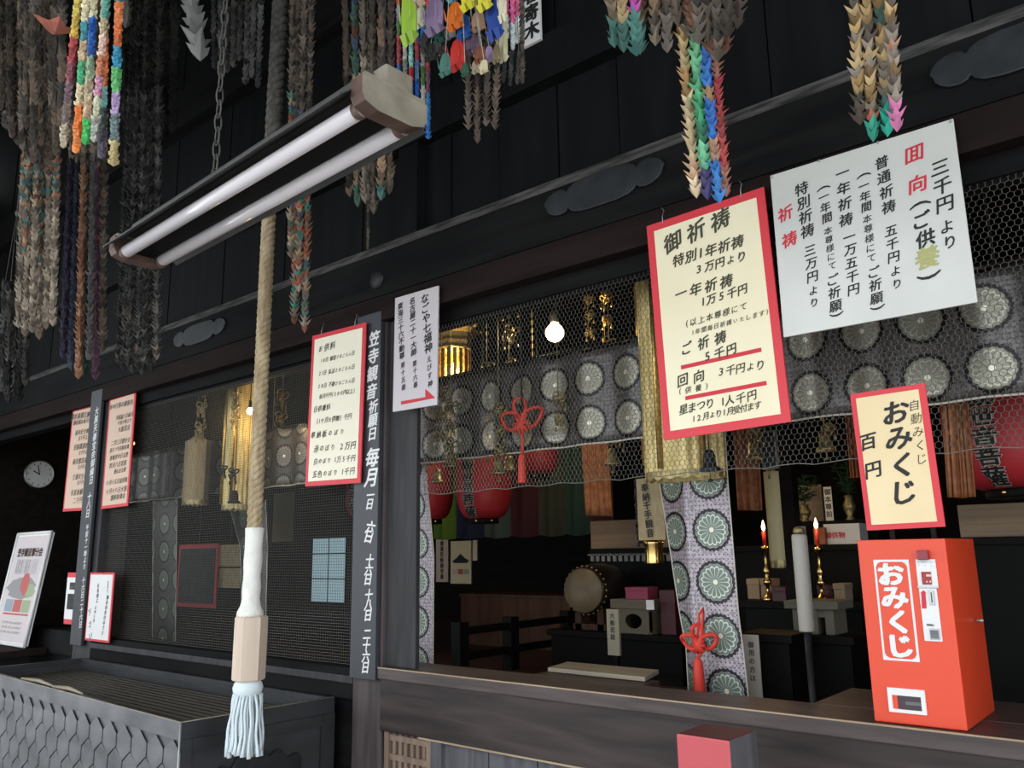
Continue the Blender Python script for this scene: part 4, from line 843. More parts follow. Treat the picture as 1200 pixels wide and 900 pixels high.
def bigcrane(p, wd, hg, col, tilt=0.0):
    """a large folded crane hanging head down: pleated body that ends in two blunt wing tips"""
    mb = MB(); N = 12; prof = [(0.20, 0.0), (0.62, 0.12), (0.92, 0.34), (1.0, 0.62), (0.94, 0.86)]; vs = []
    for r_, t in prof:
        for k in range(N):
            a_ = 2*math.pi*k/N; f = (1.0 if k % 2 == 0 else 0.72)*r_*wd/2; vs.append(p+Vector((math.cos(a_)*f+tilt*hg*t, math.sin(a_)*f*0.7, -t*hg)))
    mb.add(vs, [(i*N+k, i*N+(k+1) % N, (i+1)*N+(k+1) % N, (i+1)*N+k) for i in range(4) for k in range(N)], 0, col)
    for s_ in (-1, 1):                                  # wing tips
        c = p+Vector((s_*wd*0.24+tilt*hg, 0, -hg*0.86)); a_ = Vector((wd*0.2, 0, 0)); b_ = Vector((0, wd*0.26, 0))
        mb.add([c-a_-b_, c+a_-b_, c+a_+b_, c-a_+b_, c-up*hg*0.15-a_*0.6, c-up*hg*0.15+a_*0.6], [(0, 1, 5, 4), (1, 2, 5), (2, 3, 4, 5), (3, 0, 4), (0, 3, 2, 1)], 0, jit(col, 0.1))
    for s_ in (-1, 1):                                  # neck and tail folded up along the body
        b0 = p+Vector((s_*wd*0.34+tilt*hg*0.5, -wd*0.30, -hg*0.62)); mb.add([b0+Vector((-wd*0.07, 0, 0)), b0+Vector((wd*0.07, 0, 0)), b0+Vector((s_*wd*0.08, -wd*0.10, hg*0.42)), b0+Vector((0, wd*0.05, -hg*0.1))], [(0, 1, 2), (0, 3, 1), (0, 2, 3), (1, 3, 2)], 0, jit(col, 0.15))
    mb.lathe(p-up*hg*0.86+Vector((tilt*hg, 0, 0)), [(0.002, 0.01), (wd*0.06, 0), (0.002, -wd*0.06)], 8, 0, (0.8, 0.8, 0.76))
    return mb
BC = [(479.5, -24, 64, 21, '9cc040'), (493, 8, 36, 13, 'd8d4b8'), (490, -22, 14, 18, 'd0b0a0'), (510, -6, 47, 24, 'a890b8'), (513, -40, 8, 22, 'b09cc0'), (533, 3, 40, 21, 'f07a28'), (532, -30, 6, 20, '68b8c8'), (549, -30, 18, 19, 'd8cc30'), (567, -30, 19, 19, 'e0d43c'),
      (579, -20, 57, 20, '24489c'), (544, 18, 50, 18, '2458a8'), (560, 14, 40, 18, 'd0a888'), (527, 30, 47, 16, 'b8c4c4'), (516, 28, 54, 16, '2f6a60'), (554, 36, 67, 19, '6a5868'), (515, 46, 70, 20, '4a4240'), (536, 46, 88, 20, 'd83830'), (522, 62, 93, 15, '4f7f74'), (563, 54, 76, 15, '8a5038'),
      (573, 54, 76, 11, 'b8a0d0'), (590, 26, 79, 12, 'dcd4b0'), (558, 70, 88, 12, 'ccb8a0'), (567, 70, 88, 11, 'dcd0a8'), (582, 52, 77, 10, '8a7a5c'), (588, -26, 34, 11, 'dcd4b8'), (500, 34, 66, 15, '353434'), (505, 52, 74, 14, '2a2c2c'), (545, 74, 92, 10, '2f5a48')]
bg = thing(N_, 'cluster of big bright paper cranes, lime to lavender to blue, at top centre', 'paper crane string', at(540, 92, -0.9), 'strings of folded paper cranes hung under the porch roof')
gc = at(535, -150, -0.9)
for x, y0, y1, wpx, hx in BC:
    y_ = -0.9+0.05*(2*R.random()-1)-(0.03 if y0 < 0 else -0.03); p = at(x, y0, y_); m_ = mpp(x, (y0+y1)/2, y_)
    mb = bigcrane(p, wpx*1.12*m_, (y1-y0)*m_*0.98, tuple(0.82*q for q in lin(hx)), 0.05*(R.random()-0.5)); mb.tube([p, gc], 0.001, 4, 0, (0.5, 0.5, 0.45)); mb.build('paper_crane', M['paper'], bg)
mb = MB(); mb.tube([gc-up*0.02, Vector((gc.x, gc.y, roofz(gc.y)-0.002))], 0.004, 6, 0, (0.12, 0.11, 0.1)); mb.build('cord', M['faded'], bg)
# right of centre
gather(N_, 'short faded crane garland with teal ends and a magenta crane, at top right of centre', -0.55,
  [((717, 728, 740, 752, 766, 780)[i], -50, (720, 731, 746, 750, 768, 782)[i], (52, 58, 62, 60, 50, 58)[i], 15, None, dict(seq=q, spread=1.2)) for i, q in enumerate([[[lin('8a8a60')], [lin('7a7a58')], [lin('8a7a68')], [lin('567f78')]], [TAN, TAN, [lin('b8a078')], [lin('567a72')]], [[lin('a06090')], [lin('a85898')], [lin('b050a0')], [lin('5a8880')], [lin('4f7a74')]],
   [BROWN, BROWN, TEALOR, [lin('628c84')]], [DUSTY, [lin('a08870')], DUSTY], [BROWN, BROWN, [lin('7a7068')]]])], M['faded'])
gather(N_, 'short brown ragged crane garland just above the four long feathery strings', -0.74, fan(788, 866, -50, 795, 864, [28, 40, 48, 45, 68, 40, 30], 15, BROWN, spread=1.4)+fan(800, 860, -50, 812, 850, [30, 58, 60], 13, [lin('6a4a3c'), lin('7a5a48')], spread=1.3), M['faded'])
gather(N_, 'four long feathery crane strings of beige, green, blue and red ending at the cream notice', -0.5,
  [(797, 12, 816, 228, 14, None, dict(seq=[[lin('b89868')], [lin('c8a878'), lin('d0b890')], [lin('b08858')], [lin('d0b890')], [lin('c8b088')], [lin('c8a080'), lin('d8c0a0')]], dense=0.95, spread=1.35)),
   (811, 10, 829, 230, 15, None, dict(seq=[[lin('3f9868')], [lin('68b080')], [lin('70b888')], [lin('58a878')], [lin('3f9868')], [lin('307858')], [lin('68b088')], [lin('3f3a68')]], dense=0.95, spread=1.35)),
   (826, 60, 843, 234, 14, None, dict(seq=[[lin('2c68b8')], [lin('3c78c8')], [lin('a88868')], [lin('2c68b8')], [lin('2c70c0')], [lin('a07860')], [lin('2c70b8')], [lin('3c80c8')]], dense=1.0, spread=1.2)),
   (838, 60, 851, 228, 10, None, dict(seq=[[lin('906050')], [lin('a83c40')], [lin('984040')], [lin('b04848')], [lin('a06858')]], dense=1.0, spread=1.7))], M['paper'], top=(828, -60), wjit=0.015)
gather(N_, 'beige crane garland ending in teal and pink cranes above the white notice', -0.45,
  [((999, 1013, 1027, 1040)[i], -50, (1008, 1023, 1040, 1051)[i], (142, 162, 156, 150)[i], 15, None, dict(seq=[q, q, q, q, q, q, e], spread=1.25, dense=0.95)) for i, (q, e) in enumerate([(TAN+DUSTY, BROWN), (TAN+DUSTY, [lin('3fa088'), lin('b86a58')]), (DUSTY+MIX[:2]+TAN, [lin('38a890')]), (TAN+DUSTY+[lin('c89880')], [lin('c878a0')])])], M['faded'], wjit=0.02)
# ---------------------------------------------------------------- inside the hall
CEIL = 3.5
def cordup(root, p, r=0.0025):
    mb = MB(); mb.tube([Vector(p), Vector((p[0], p[1], CEIL+0.01))], r, 5); return mb.build('cord', M['iron'], root)
def pbox(x0, y0, x1, y1, Y, d, m, name, label=None, cat=None, group=None, parent=None, bevel=0.0, zb=None):
    a, b, c, e = rect(x0, y0, x1, y1, Y)
    if zb is not None: e = zb+(e-c) if zb != 'f' else e; c = zb if zb != 'f' else 0.95
    o = B(a, b, Y, Y+d, c, e).build(name, m, parent, bevel)
    if label: tag(o, label, cat, group)
    return o
# brocade valances and side curtains
def wavy(x0, x1, Y, z0, z1, m, name, label, cat, amp=0.012, per=0.24, hem=True, flare=0.0):
    L = x1-x0; root = thing(name, label, cat, ((x0+x1)/2, Y, z0)); nu = max(8, int(L/0.02)); mb = MB()
    mb.grid(lambda u, v: Vector((x0+L*u, Y+amp*math.sin(2*math.pi*u*L/per), z0+(z1-z0)*v)), nu, 10, lambda u, v: (u*L*1.02, v*(z1-z0)))
    mb.build('cloth', m, root, solid=0.004)
    if hem:
        mb = MB(); mb.tube([(x0+L*i/nu, Y+amp*math.sin(2*math.pi*i/nu*L/per)-0.003, z0) for i in range(nu+1)], 0.004, 5); mb.build('hem_cord', M['offwhite'], root)
    mb = MB(); mb.tube([(x0-0.02, Y, z1), (x1+0.02, Y, z1)], 0.010, 8)
    for x in (x0+0.05, x1-0.05): mb.tube([(x, Y, z1), (x, Y, CEIL+0.01)], 0.005, 6)
    mb.build('rod', M['darkwood'], root); return root
for k_ in ('brocade', 'brocade2'): pass
BV = brocade('silver_valance_brocade', (0.15, 0.137, 0.135), (0.46, 0.44, 0.37), (0.008, 0.008, 0.009), cell=0.185, off=(0.1, 0.04), leaf=(0.25, 0.24, 0.19), metal=0.5, rough=0.34)  # colours darkened to stand in for the weak light on the valance
zv = at(600, 531, 0.45).z
wavy(-3.06, 0.30, 0.45, zv, zv+0.40, BV, 'brocade_valance', 'long silver brocade valance of flower medallions behind the chicken wire of the open bay', 'valance')
wavy(-6.2, -3.12, 0.45, 1.995, 2.33, M['brocade2'], 'brocade_valance', 'dim silver brocade valance behind the square wire screen of the left bay', 'valance')
def curtain(edgesL, edgesR, Y, base, name, label, med=None, front=0.165, lean=1.1, n=40):
    """edges: lists of (px x, px y) from top to bottom; the right part faces out, the left part folds back; med: where a flower sits"""
    Lp = [at(x, y, Y) for x, y in edgesL]; Rp = [at(x, y, Y) for x, y in edgesR]; zt_ = Lp[0].z; zb_ = min(Lp[-1].z, Rp[-1].z)
    def ex(P, z):
        for a, b in zip(P, P[1:]):
            if a.z >= z >= b.z: return a.x+(b.x-a.x)*(a.z-z)/max(1e-6, a.z-b.z)
        return P[0].x if z > P[0].z else P[-1].x
    root = thing(name, label, 'curtain', ((Lp[-1].x+Rp[-1].x)/2, Y, zb_)); mb = MB(); mc_ = at(*med, Y) if med else None
    ov = 0.5-((mc_.z-zb_)/0.185 % 1.0) if med else 0.3; od = 0.5-((ex(Rp, mc_.z)-mc_.x)/0.185 % 1.0) if med else 0.1
    m = brocade(name+'_cloth', *base, cell=0.185, off=(od+3, ov+3), metal=0.25, leaf=(0.15, 0.19, 0.155))
    def fn(u, v):
        z = zb_+(zt_-zb_)*v; a, b = ex(Lp, z), ex(Rp, z); d = (b-a)*(1-u); y = Y-0.012*math.sin(math.pi*min(1, d/front))
        if d > front: y += (d-front)*lean-0.02*math.sin(math.pi*min(1, (d-front)/0.05))
        return Vector(((b-d)*(y-EYE.y)/(Y-EYE.y), y, z))
    def uv(u, v):
        z = zb_+(zt_-zb_)*v; d = (ex(Rp, z)-ex(Lp, z))*(1-u); return ((d if d < front else front+(d-front)*1.55), v*(zt_-zb_))
    mb.grid(fn, 40, n, uv); mb.build('cloth', m, root, solid=0.004)
    for u_ in (0, 1):
        mb = MB(); mb.tube([fn(u_, v/n)+Vector((0, -0.003, 0)) for v in range(n+1)], 0.0025, 5); mb.build('edge_cord', M['offwhite'], root)
    c = (fn(0.1, 1)+fn(0.9, 1))/2; mb = MB(); mb.tube([fn(0, 1), fn(1, 1)], 0.008, 6); mb.tube([c, Vector((c.x, c.y, CEIL+0.01))], 0.004, 6); mb.build('rod', M['darkwood'], root)
    return root
BRT = ((0.44, 0.385, 0.43), (0.58, 0.64, 0.58), (0.008, 0.008, 0.009)); DIM = ((0.10, 0.092, 0.088), (0.26, 0.25, 0.22), (0.010, 0.010, 0.010))  # DIM: the brocade with the left bay's dimness put into its colours
curtain([(762, 470), (773, 560), (797, 720), (805, 765), (808, 830)], [(848, 470), (853, 560), (866, 720), (872, 765), (879, 830)], 0.50, BRT, 'brocade_curtain', 'tall gathered silver brocade curtain of black ringed flowers, tied with a red cord', (834, 621))
curtain([(462, 500), (470, 640), (468, 800)], [(497, 520), (509, 650), (508, 800)], 0.53, BRT, 'brocade_curtain', 'narrow silver brocade curtain just right of the grey jamb post', (486, 592))
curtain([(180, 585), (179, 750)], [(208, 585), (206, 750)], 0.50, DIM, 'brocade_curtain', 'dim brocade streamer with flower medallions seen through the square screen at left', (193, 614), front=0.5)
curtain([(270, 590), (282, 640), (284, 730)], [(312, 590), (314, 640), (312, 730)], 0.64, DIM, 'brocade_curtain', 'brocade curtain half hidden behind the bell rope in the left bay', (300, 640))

# pleated gold banners
def pleated(cx, cy, Y, wpx, y0, y1, m, name, label, fringe=True, n=22, trim=None):
    p1 = at(cx, y1, Y); r = wpx/2*mpp(cx, (y0+y1)/2, Y); z1 = min(at(cx, y0, Y).z, CEIL-0.1); root = thing(name, label, 'hanging banner', (p1.x, Y, p1.z))
    mb = MB(); N = n*4
    mb.grid(lambda u, v: Vector((p1.x+math.cos(2*math.pi*u)*r*(1+0.045*math.cos(2*math.pi*u*n)), Y+math.sin(2*math.pi*u)*r*0.7*(1+0.045*math.cos(2*math.pi*u*n)), p1.z+(z1-p1.z)*v)), N, 2)
    mb.build('pleated_cloth', m, root)
    if fringe:
        mb = MB(); mb.grid(lambda u, v: Vector((p1.x+math.cos(2*math.pi*u)*r*1.03, Y+math.sin(2*math.pi*u)*r*0.73, p1.z+0.005+0.02*v-(0.012*abs(math.sin(2*math.pi*u*9)) if v < 0.5 else 0))), 90, 1); mb.build('scalloped_edge', M['dullgold'], root)
    if trim:
        for s_ in trim:
            mb = MB(); x = p1.x+r*s_; y_ = Y-r*0.7*math.sqrt(max(0, 1-s_*s_))-0.008; mb.tube([(x, y_, p1.z+0.03), (x, y_, z1)], 0.010, 8); mb.build('gilt_strip', M['gold'], root)
    mb = MB(); mb.lathe((p1.x, Y, z1), [(r*0.7, -0.03), (r*0.66, 0), (r*0.4, 0.02), (0.01, 0.05)], 24); mb.build('top_ring', M['dullgold'] if fringe and Y != 0.30 else m, root)
    cordup(root, (p1.x, Y, z1+0.04)); return root
pleated(803, 0, 0.31, 94, 300, 561, M['goldcloth'], 'gold_banner', 'wide pleated gold banner cylinder behind the cream prayer price notice', trim=(-0.25, 0.78))
pleated(279, 0, 0.32, 44, 425, 597, M['goldcloth'], 'gold_banner', 'pleated gold banner cylinder lit by a lamp, left of the bell rope', trim=(-0.6, 0.4))
pleated(228, 0, 0.30, 36, 518, 591, M['tancloth'], 'brown_banner', 'short pinkish brown pleated banner left of the lit gold banner', n=8, trim=None)
pleated(912, 0, 0.95, 18, 552, 664, mat('pale_yellow_cloth', (0.50, 0.43, 0.24), 0.7), 'pale_banner', 'slim pale yellow pleated banner left of the white post', n=6, fringe=True)
struct('pillar', B(at(923, 600, 1.2).x-0.03, at(923, 600, 1.2).x+0.03, 1.2, 1.26, 0.95, 3.5), M['darkwood'])
pleated(756, 0, 1.0, 7, 330, 545, M['gold'], 'gilt_chain_banner', 'thin gilt strip hanging left of the cream prayer price notice', fringe=False, n=6)
# written banner with a brass tube below
t = thing('written_banner', 'tan banner of black writing above a brass tube, left of the big curtain', 'hanging banner', at(765, 662, 0.75))
a0, a1, b0, b1 = rect(747, 560, 778, 633, 0.75); fb = Fr(((a0+a1)/2, 0.745, b0), (1, 0, 0), (0, 0, 1))
B(a0, a1, 0.75, 0.765, b0, b1).build('banner_cloth', M['tancloth'], t)
mb = MB(); text(mb, lambda a, b, c=0: fb.w(a, b, c), '奉納千手観音', (-0.02, b1-b0-0.04), (-0.005, 0.03), 1.0, 0.03, vert=True); mb.build('lettering', M['ink'], t)
c0 = at(766, 661, 0.75); c1 = at(765, 634, 0.75); rr = 10.5*mpp(766, 648, 0.75); mb = MB(); mb.lathe((c0.x, 0.758, c0.z), [(rr, 0), (rr*1.03, 0.005), (rr, 0.02), (rr, c1.z-c0.z-0.02), (rr*1.12, c1.z-c0.z-0.01), (rr*1.12, c1.z-c0.z)], 24); mb.build('brass_tube', M['brass'], t)
mb = MB()
for x in (a0+0.01, a1-0.01): mb.tube([(x, 0.757, b1), ((a0+a1)/2, 0.757, b1+0.15)], 0.002, 5)
mb.tube([((a0+a1)/2, 0.757, b1+0.15), ((a0+a1)/2, 0.757, CEIL+0.01)], 0.002, 5); mb.build('cord', M['iron'], t)
# framed hanging plaque over the pale banner
a0, a1, b0, b1 = rect(893, 505, 912, 550, 0.85); t = thing('hanging_plaque', 'small dark framed plaque above the pale yellow pleated banner', 'plaque', ((a0+a1)/2, 0.85, b0))
B(a0, a1, 0.84, 0.855, b0, b1).build('frame', M['steel'], t); B(a0+0.008, a1-0.008, 0.836, 0.841, b0+0.008, b1-0.008).build('panel', M['slate'], t); cordup(t, ((a0+a1)/2, 0.848, b1))

# gilded openwork pendants with bells
def pendant(cx, y0, y1, Y, wpx, pieces, m, label, bell=True, name='gilt_pendant'):
    p0 = at(cx, y0, Y); p1 = at(cx, y1, Y); r0 = wpx/2*mpp(cx, (y0+y1)/2, Y); root = thing(name, label, 'hanging ornament', p1, 'gilded openwork pendants in the hall')
    mb = MB(); mb.tube([p1+up*0.03, Vector((p0.x, p0.y, CEIL+0.01))], 0.0022, 5); mb.build('wire', m, root)
    for k in range(pieces):
        z = p0.z+(p1.z-p0.z)*(k+0.5)/(pieces+(0.6 if bell else 0)); c = Vector((p0.x, Y, z)); r = r0*(0.75+0.35*R.random()); mb = MB(); rot = R.random()
        for j in range(6):                              # pierced flower: petal rings round a boss
            a_ = 2*math.pi*(j+rot)/6; cc = c+Vector((math.cos(a_)*r*0.6, 0.012*math.sin(3*a_), math.sin(a_)*r*0.6)); pts = [cc+Vector((math.cos(b_)*r*0.36, 0.008*math.sin(b_+a_), math.sin(b_)*r*0.36)) for b_ in [2*math.pi*q/8 for q in range(9)]]
            mb.tube(pts, 0.0045, 5, cap=False)
        mb.lathe(c, [(0.002, -0.012), (r*0.25, -0.006), (r*0.25, 0.006), (0.002, 0.012)], 10, axis=(0, 1, 0)); of_ = mb.build('openwork_flower', m, root)
        for s_ in (-1, 1):
            d = c+Vector((s_*r*0.85, 0.0, -r*0.3)); mb = MB(); mb.tube([d, d-up*r*0.9], 0.0015, 4); mb.lathe(d-up*r*1.05, [(0.001, -0.012), (0.007, -0.004), (0.006, 0.006), (0.001, 0.012)], 7); mb.build('drop', m, of_)
    if bell:
        rb = 0.024; mb = MB(); mb.lathe(p1, [(rb*1.5, 0.0), (rb*1.35, 0.010), (rb*0.95, 0.016), (rb*0.85, 0.05), (rb*0.6, 0.066), (0.004, 0.072)], 14); mb.lathe(p1-up*0.03, [(0.002, -0.006), (0.012, 0), (0.002, 0.006)], 6); mb.tube([p1, p1-up*0.03], 0.0015, 4); mb.build('bell', m, root)
    return root
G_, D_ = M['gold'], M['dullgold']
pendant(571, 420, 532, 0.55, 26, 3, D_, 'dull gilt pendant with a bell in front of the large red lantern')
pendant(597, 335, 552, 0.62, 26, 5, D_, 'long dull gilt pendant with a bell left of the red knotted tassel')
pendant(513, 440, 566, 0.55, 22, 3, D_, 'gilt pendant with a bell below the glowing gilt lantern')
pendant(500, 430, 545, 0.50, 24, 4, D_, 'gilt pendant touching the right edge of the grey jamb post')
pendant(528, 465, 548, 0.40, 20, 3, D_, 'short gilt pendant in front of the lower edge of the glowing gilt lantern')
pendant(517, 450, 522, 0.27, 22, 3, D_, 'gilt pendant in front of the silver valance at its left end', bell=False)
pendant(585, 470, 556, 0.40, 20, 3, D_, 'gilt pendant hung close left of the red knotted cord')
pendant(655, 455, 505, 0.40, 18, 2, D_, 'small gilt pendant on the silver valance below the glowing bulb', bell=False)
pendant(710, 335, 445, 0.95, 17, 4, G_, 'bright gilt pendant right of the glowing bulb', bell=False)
pendant(718, 440, 545, 0.6, 26, 3, D_, 'dark gilt pendant with a bell left of the wide gold banner')
pendant(690, 340, 400, 1.1, 15, 3, D_, 'small dark gilt pendant nearest the glowing bulb on its right', bell=False)
pendant(832, 515, 552, 0.18, 14, 0, M['iron'], 'small dark bell hanging in front of the wide gold banner under the cream notice')
pendant(884, 470, 538, 0.7, 20, 2, D_, 'gilt pendant with a bell right of the wide gold banner')
pendant(968, 470, 528, 0.7, 16, 2, D_, 'gilt pendant with a bell just left of the fortune slip notice')
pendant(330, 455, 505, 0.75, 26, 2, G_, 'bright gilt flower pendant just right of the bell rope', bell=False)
pendant(318, 505, 560, 0.7, 26, 2, D_, 'dim gilt pendant with a bell beside the bell rope below the bright flower pendant')
pendant(238, 445, 515, 0.17, 22, 3, D_, 'dull pendant in the left bay above the pinkish brown banner', bell=False)
pendant(274, 540, 590, 0.14, 14, 1, M['iron'], 'dark pendant with a lantern shaped bell in front of the lit gold banner')
pendant(262, 540, 562, 0.16, 12, 1, M['iron'], 'short dark pendant just left of the lantern shaped bell pendant', bell=False)
pendant(277, 455, 500, 0.15, 12, 3, M['dullgold'], 'openwork pendant silhouetted against the lit gold banner', bell=False)
pendant(625, 430, 470, 0.9, 26, 1, D_, 'dark openwork crown pendant below the glowing bulb', bell=False)
pendant(748, 560, 640, 0.95, 12, 5, M['iron'], 'dark string of beads left of the written tan banner', bell=False)

# gilt lantern lit from within
t = thing('gilt_lantern', 'glowing gilt hexagonal hanging lantern with slotted sides right of the white arrow sign', 'lantern', at(531, 465, 1.3)); Yl = 1.3
c = at(531, 465, Yl); k = mpp(531, 420, Yl); zz = lambda y: at(531, y, Yl).z-c.z
mb = MB(); mb.lathe(c, [(28*k, zz(394)), (31*k, zz(388)), (20*k, zz(380)), (12*k, zz(366)), (3*k, zz(352))], 6, smooth=False); mb.build('roof', M['gold'], t)
for j in range(6):
    a_ = math.pi*j/3; mb = MB(); q = c+Vector((math.cos(a_)*33*k, math.sin(a_)*30*k, zz(389))); mb.tube([q, q+Vector((math.cos(a_)*5*k, math.sin(a_)*5*k, 3*k)), q+Vector((math.cos(a_)*7*k, math.sin(a_)*7*k, 9*k))], [3*k, 2.5*k, 1.5*k], 6); mb.build('roof_curl', M['gold'], t)
mb = MB(); mb.lathe(c, [(19*k, zz(412)), (23*k, zz(410)), (22*k, zz(406)), (24*k, zz(402)), (22*k, zz(398)), (25*k, zz(393))], 6, smooth=False); mb.build('frieze', M['dullgold'], t)
for j in range(18):
    a_ = 2*math.pi*j/18; q = Vector((math.cos(a_)*20*k, math.sin(a_)*20*k, 0)); mb = MB(); mb.obox(c+q+up*(zz(412)+zz(452))/2, Vector((-math.sin(a_), math.cos(a_), 0))*2.1*k, Vector((math.cos(a_), math.sin(a_), 0))*1.2*k, up*(zz(412)-zz(452))/2); mb.build('bar', M['gold'], t)
mb = MB(); mb.lathe(c, [(8*k, zz(468)), (16*k, zz(464)), (21*k, zz(456)), (21.5*k, zz(450)), (19*k, zz(449))], 12); mb.build('base', M['gold'], t)
mb = MB(); mb.lathe(c+up*zz(440), [(0.002, -9*k), (5*k, -5*k), (6*k, 0), (5*k, 6*k), (0.002, 10*k)], 12); mb.build('flame_bulb', mat('lit_bulb_amber', (1, 0.7, 0.3), 0.5, emit=(1.0, 0.78, 0.35), es=25), t)
cordup(t, c+up*(zz(353)), 0.004)
lamp('lantern_light', c+up*zz(430), 6.0, (1.0, 0.82, 0.42), 0.03)
lamp('lantern_front_fill', c+Vector((0.1, -0.28, -0.05)), 3.0, (1.0, 0.82, 0.45), 0.03)  # added fill lamp outside the lantern, brightens its gilt front
# bulb
t = thing('light_bulb', 'bare round glowing light bulb hanging from a cord behind the chicken wire', 'light bulb', at(650, 400, 0.9)); c = at(650, 390, 0.9)
mb = MB(); rb = 11*mpp(650, 390, 0.9); mb.lathe(c, [(0.001, -rb)]+[(rb*math.cos(math.pi*q/12), rb*math.sin(math.pi*q/12)) for q in range(-5, 5)]+[(rb*0.42, rb*1.15)], 18); mb.build('globe', mat('glowing_bulb', (1, 0.9, 0.7), 0.4, emit=(1.0, 0.76, 0.36), es=6), t)
mb = MB(); mb.lathe(c+up*rb*1.1, [(rb*0.45, 0), (rb*0.5, 0.01), (rb*0.5, 0.05), (rb*0.2, 0.07)], 12); mb.build('socket', M['iron'], t); cordup(t, c+up*(rb*1.1+0.06), 0.004)
lamp('bulb_light', c+Vector((0, -rb*1.6, -rb*1.2)), 7.0, (1.0, 0.78, 0.45), 0.05)
# second bulb behind the rope lighting the gold banner
t = thing('light_bulb', 'small glowing bulb in front of the gold banner, partly hidden by the bell rope', 'light bulb', at(293, 486, 0.17)); c = at(293, 482, 0.17)
mb = MB(); rb = 0.018; mb.lathe(c, [(0.001, -rb)]+[(rb*math.cos(math.pi*q/12), rb*math.sin(math.pi*q/12)) for q in range(-5, 5)]+[(rb*0.42, rb*1.15)], 14); mb.build('globe', mat('glowing_small_bulb', (1, 0.8, 0.5), 0.4, emit=(1.0, 0.72, 0.30), es=14), t)
mb = MB(); mb.lathe(c+up*rb*1.1, [(rb*0.45, 0), (rb*0.5, 0.01), (rb*0.4, 0.04)], 12); mb.build('socket', M['iron'], t); cordup(t, c+up*(rb*1.1+0.035), 0.003)
lamp('small_bulb_light', c+Vector((0, 0.015, -0.035)), 2.2, (1.0, 0.68, 0.28), 0.02)
c = at(156, 520, 0.7); t = thing('light_bulb', 'tiny amber light just right of the cream price list by the far post', 'light bulb', c-up*0.02)
mb = MB(); mb.lathe(c, [(0.001, -0.015), (0.012, -0.006), (0.013, 0.004), (0.006, 0.016)], 10); mb.build('globe', mat('amber_glow', (1, 0.6, 0.2), 0.4, emit=(1.0, 0.5, 0.12), es=4), t); cordup(t, c+up*0.014)

# red cords with knots and tassels
def knot(cx, cy, ytas, ybot, Y, s, label, wt):
    k = mpp(cx, cy, Y)*s; o = at(cx, cy, Y); root = thing('knotted_cord', label, 'tassel', at(cx, ybot, Y), 'vermilion knotted cords')
    def loop(ax_, az_, rx, rz, tilt):
        pts = []
        for q in range(17):
            a_ = 2*math.pi*q/16; x, z = ax_+rx*math.cos(a_), az_+rz*math.sin(a_); pts.append(o+Vector(((x*math.cos(tilt)-z*math.sin(tilt))*k, 0.012*math.sin(a_*2), (x*math.sin(tilt)+z*math.cos(tilt))*k)))
        mb = MB(); mb.tube(pts, 0.0075, 7, cap=False); mb.build('loop', M['lacered'], root)
    loop(13, 0, 12, 8, 0.35); loop(-13, 0, 12, 8, -0.25); loop(0, 12, 6, 12, 0.15)
    for a_, b_ in (((-7, 7), (7, -8)), ((7, 7), (-7, -8)), ((-9, 0), (9, 0)), ((-3, 9), (-3, -9)), ((3, 9), (3, -9))):
        mb = MB(); mb.tube([o+Vector((a_[0]*k, -0.008, a_[1]*k)), o+Vector((0, -0.016, 0)), o+Vector((b_[0]*k, -0.008, b_[1]*k))], 0.0075, 7); mb.build('knot', M['lacered'], root)
    p1 = at(cx, ytas, Y); p2 = at(cx, ybot, Y); mb = MB()
    mb.tube([o-up*8*k, p1], 0.007, 7); mb.build('cord', M['lacered'], root)
    h = p1.z-p2.z; mb = MB(); mb.lathe(p2, [(wt*1.05, 0.0), (wt*1.1, 0.004), (wt, h*0.5), (wt*0.85, h*0.85), (wt*0.55, h*0.95), (0.004, h)], 14); mb.build('tassel', M['lacered'], root)
    return root, o
r_, o_ = knot(612, 496, 530, 566, 0.33, 1.3, 'vermilion knotted cord and tassel hanging in front of the silver valance', 0.017)
cordup(r_, o_+up*0.05, 0.005)
r_, o_ = knot(820, 756, 770, 812, 0.43, 0.95, 'vermilion knotted cord and long tassel tied round the big brocade curtain', 0.019)
mb = MB(); q = at(820, 720, 0.43); mb.tube([o_+up*0.02+Vector((-0.008, 0, 0)), q+Vector((-0.008, 0.01, 0)), q+Vector((0, 0.03, 0.02)), q+Vector((0.008, 0.01, 0)), o_+up*0.02+Vector((0.008, 0, 0))], 0.005, 6); mb.build('hanging_loop', M['lacered'], r_)

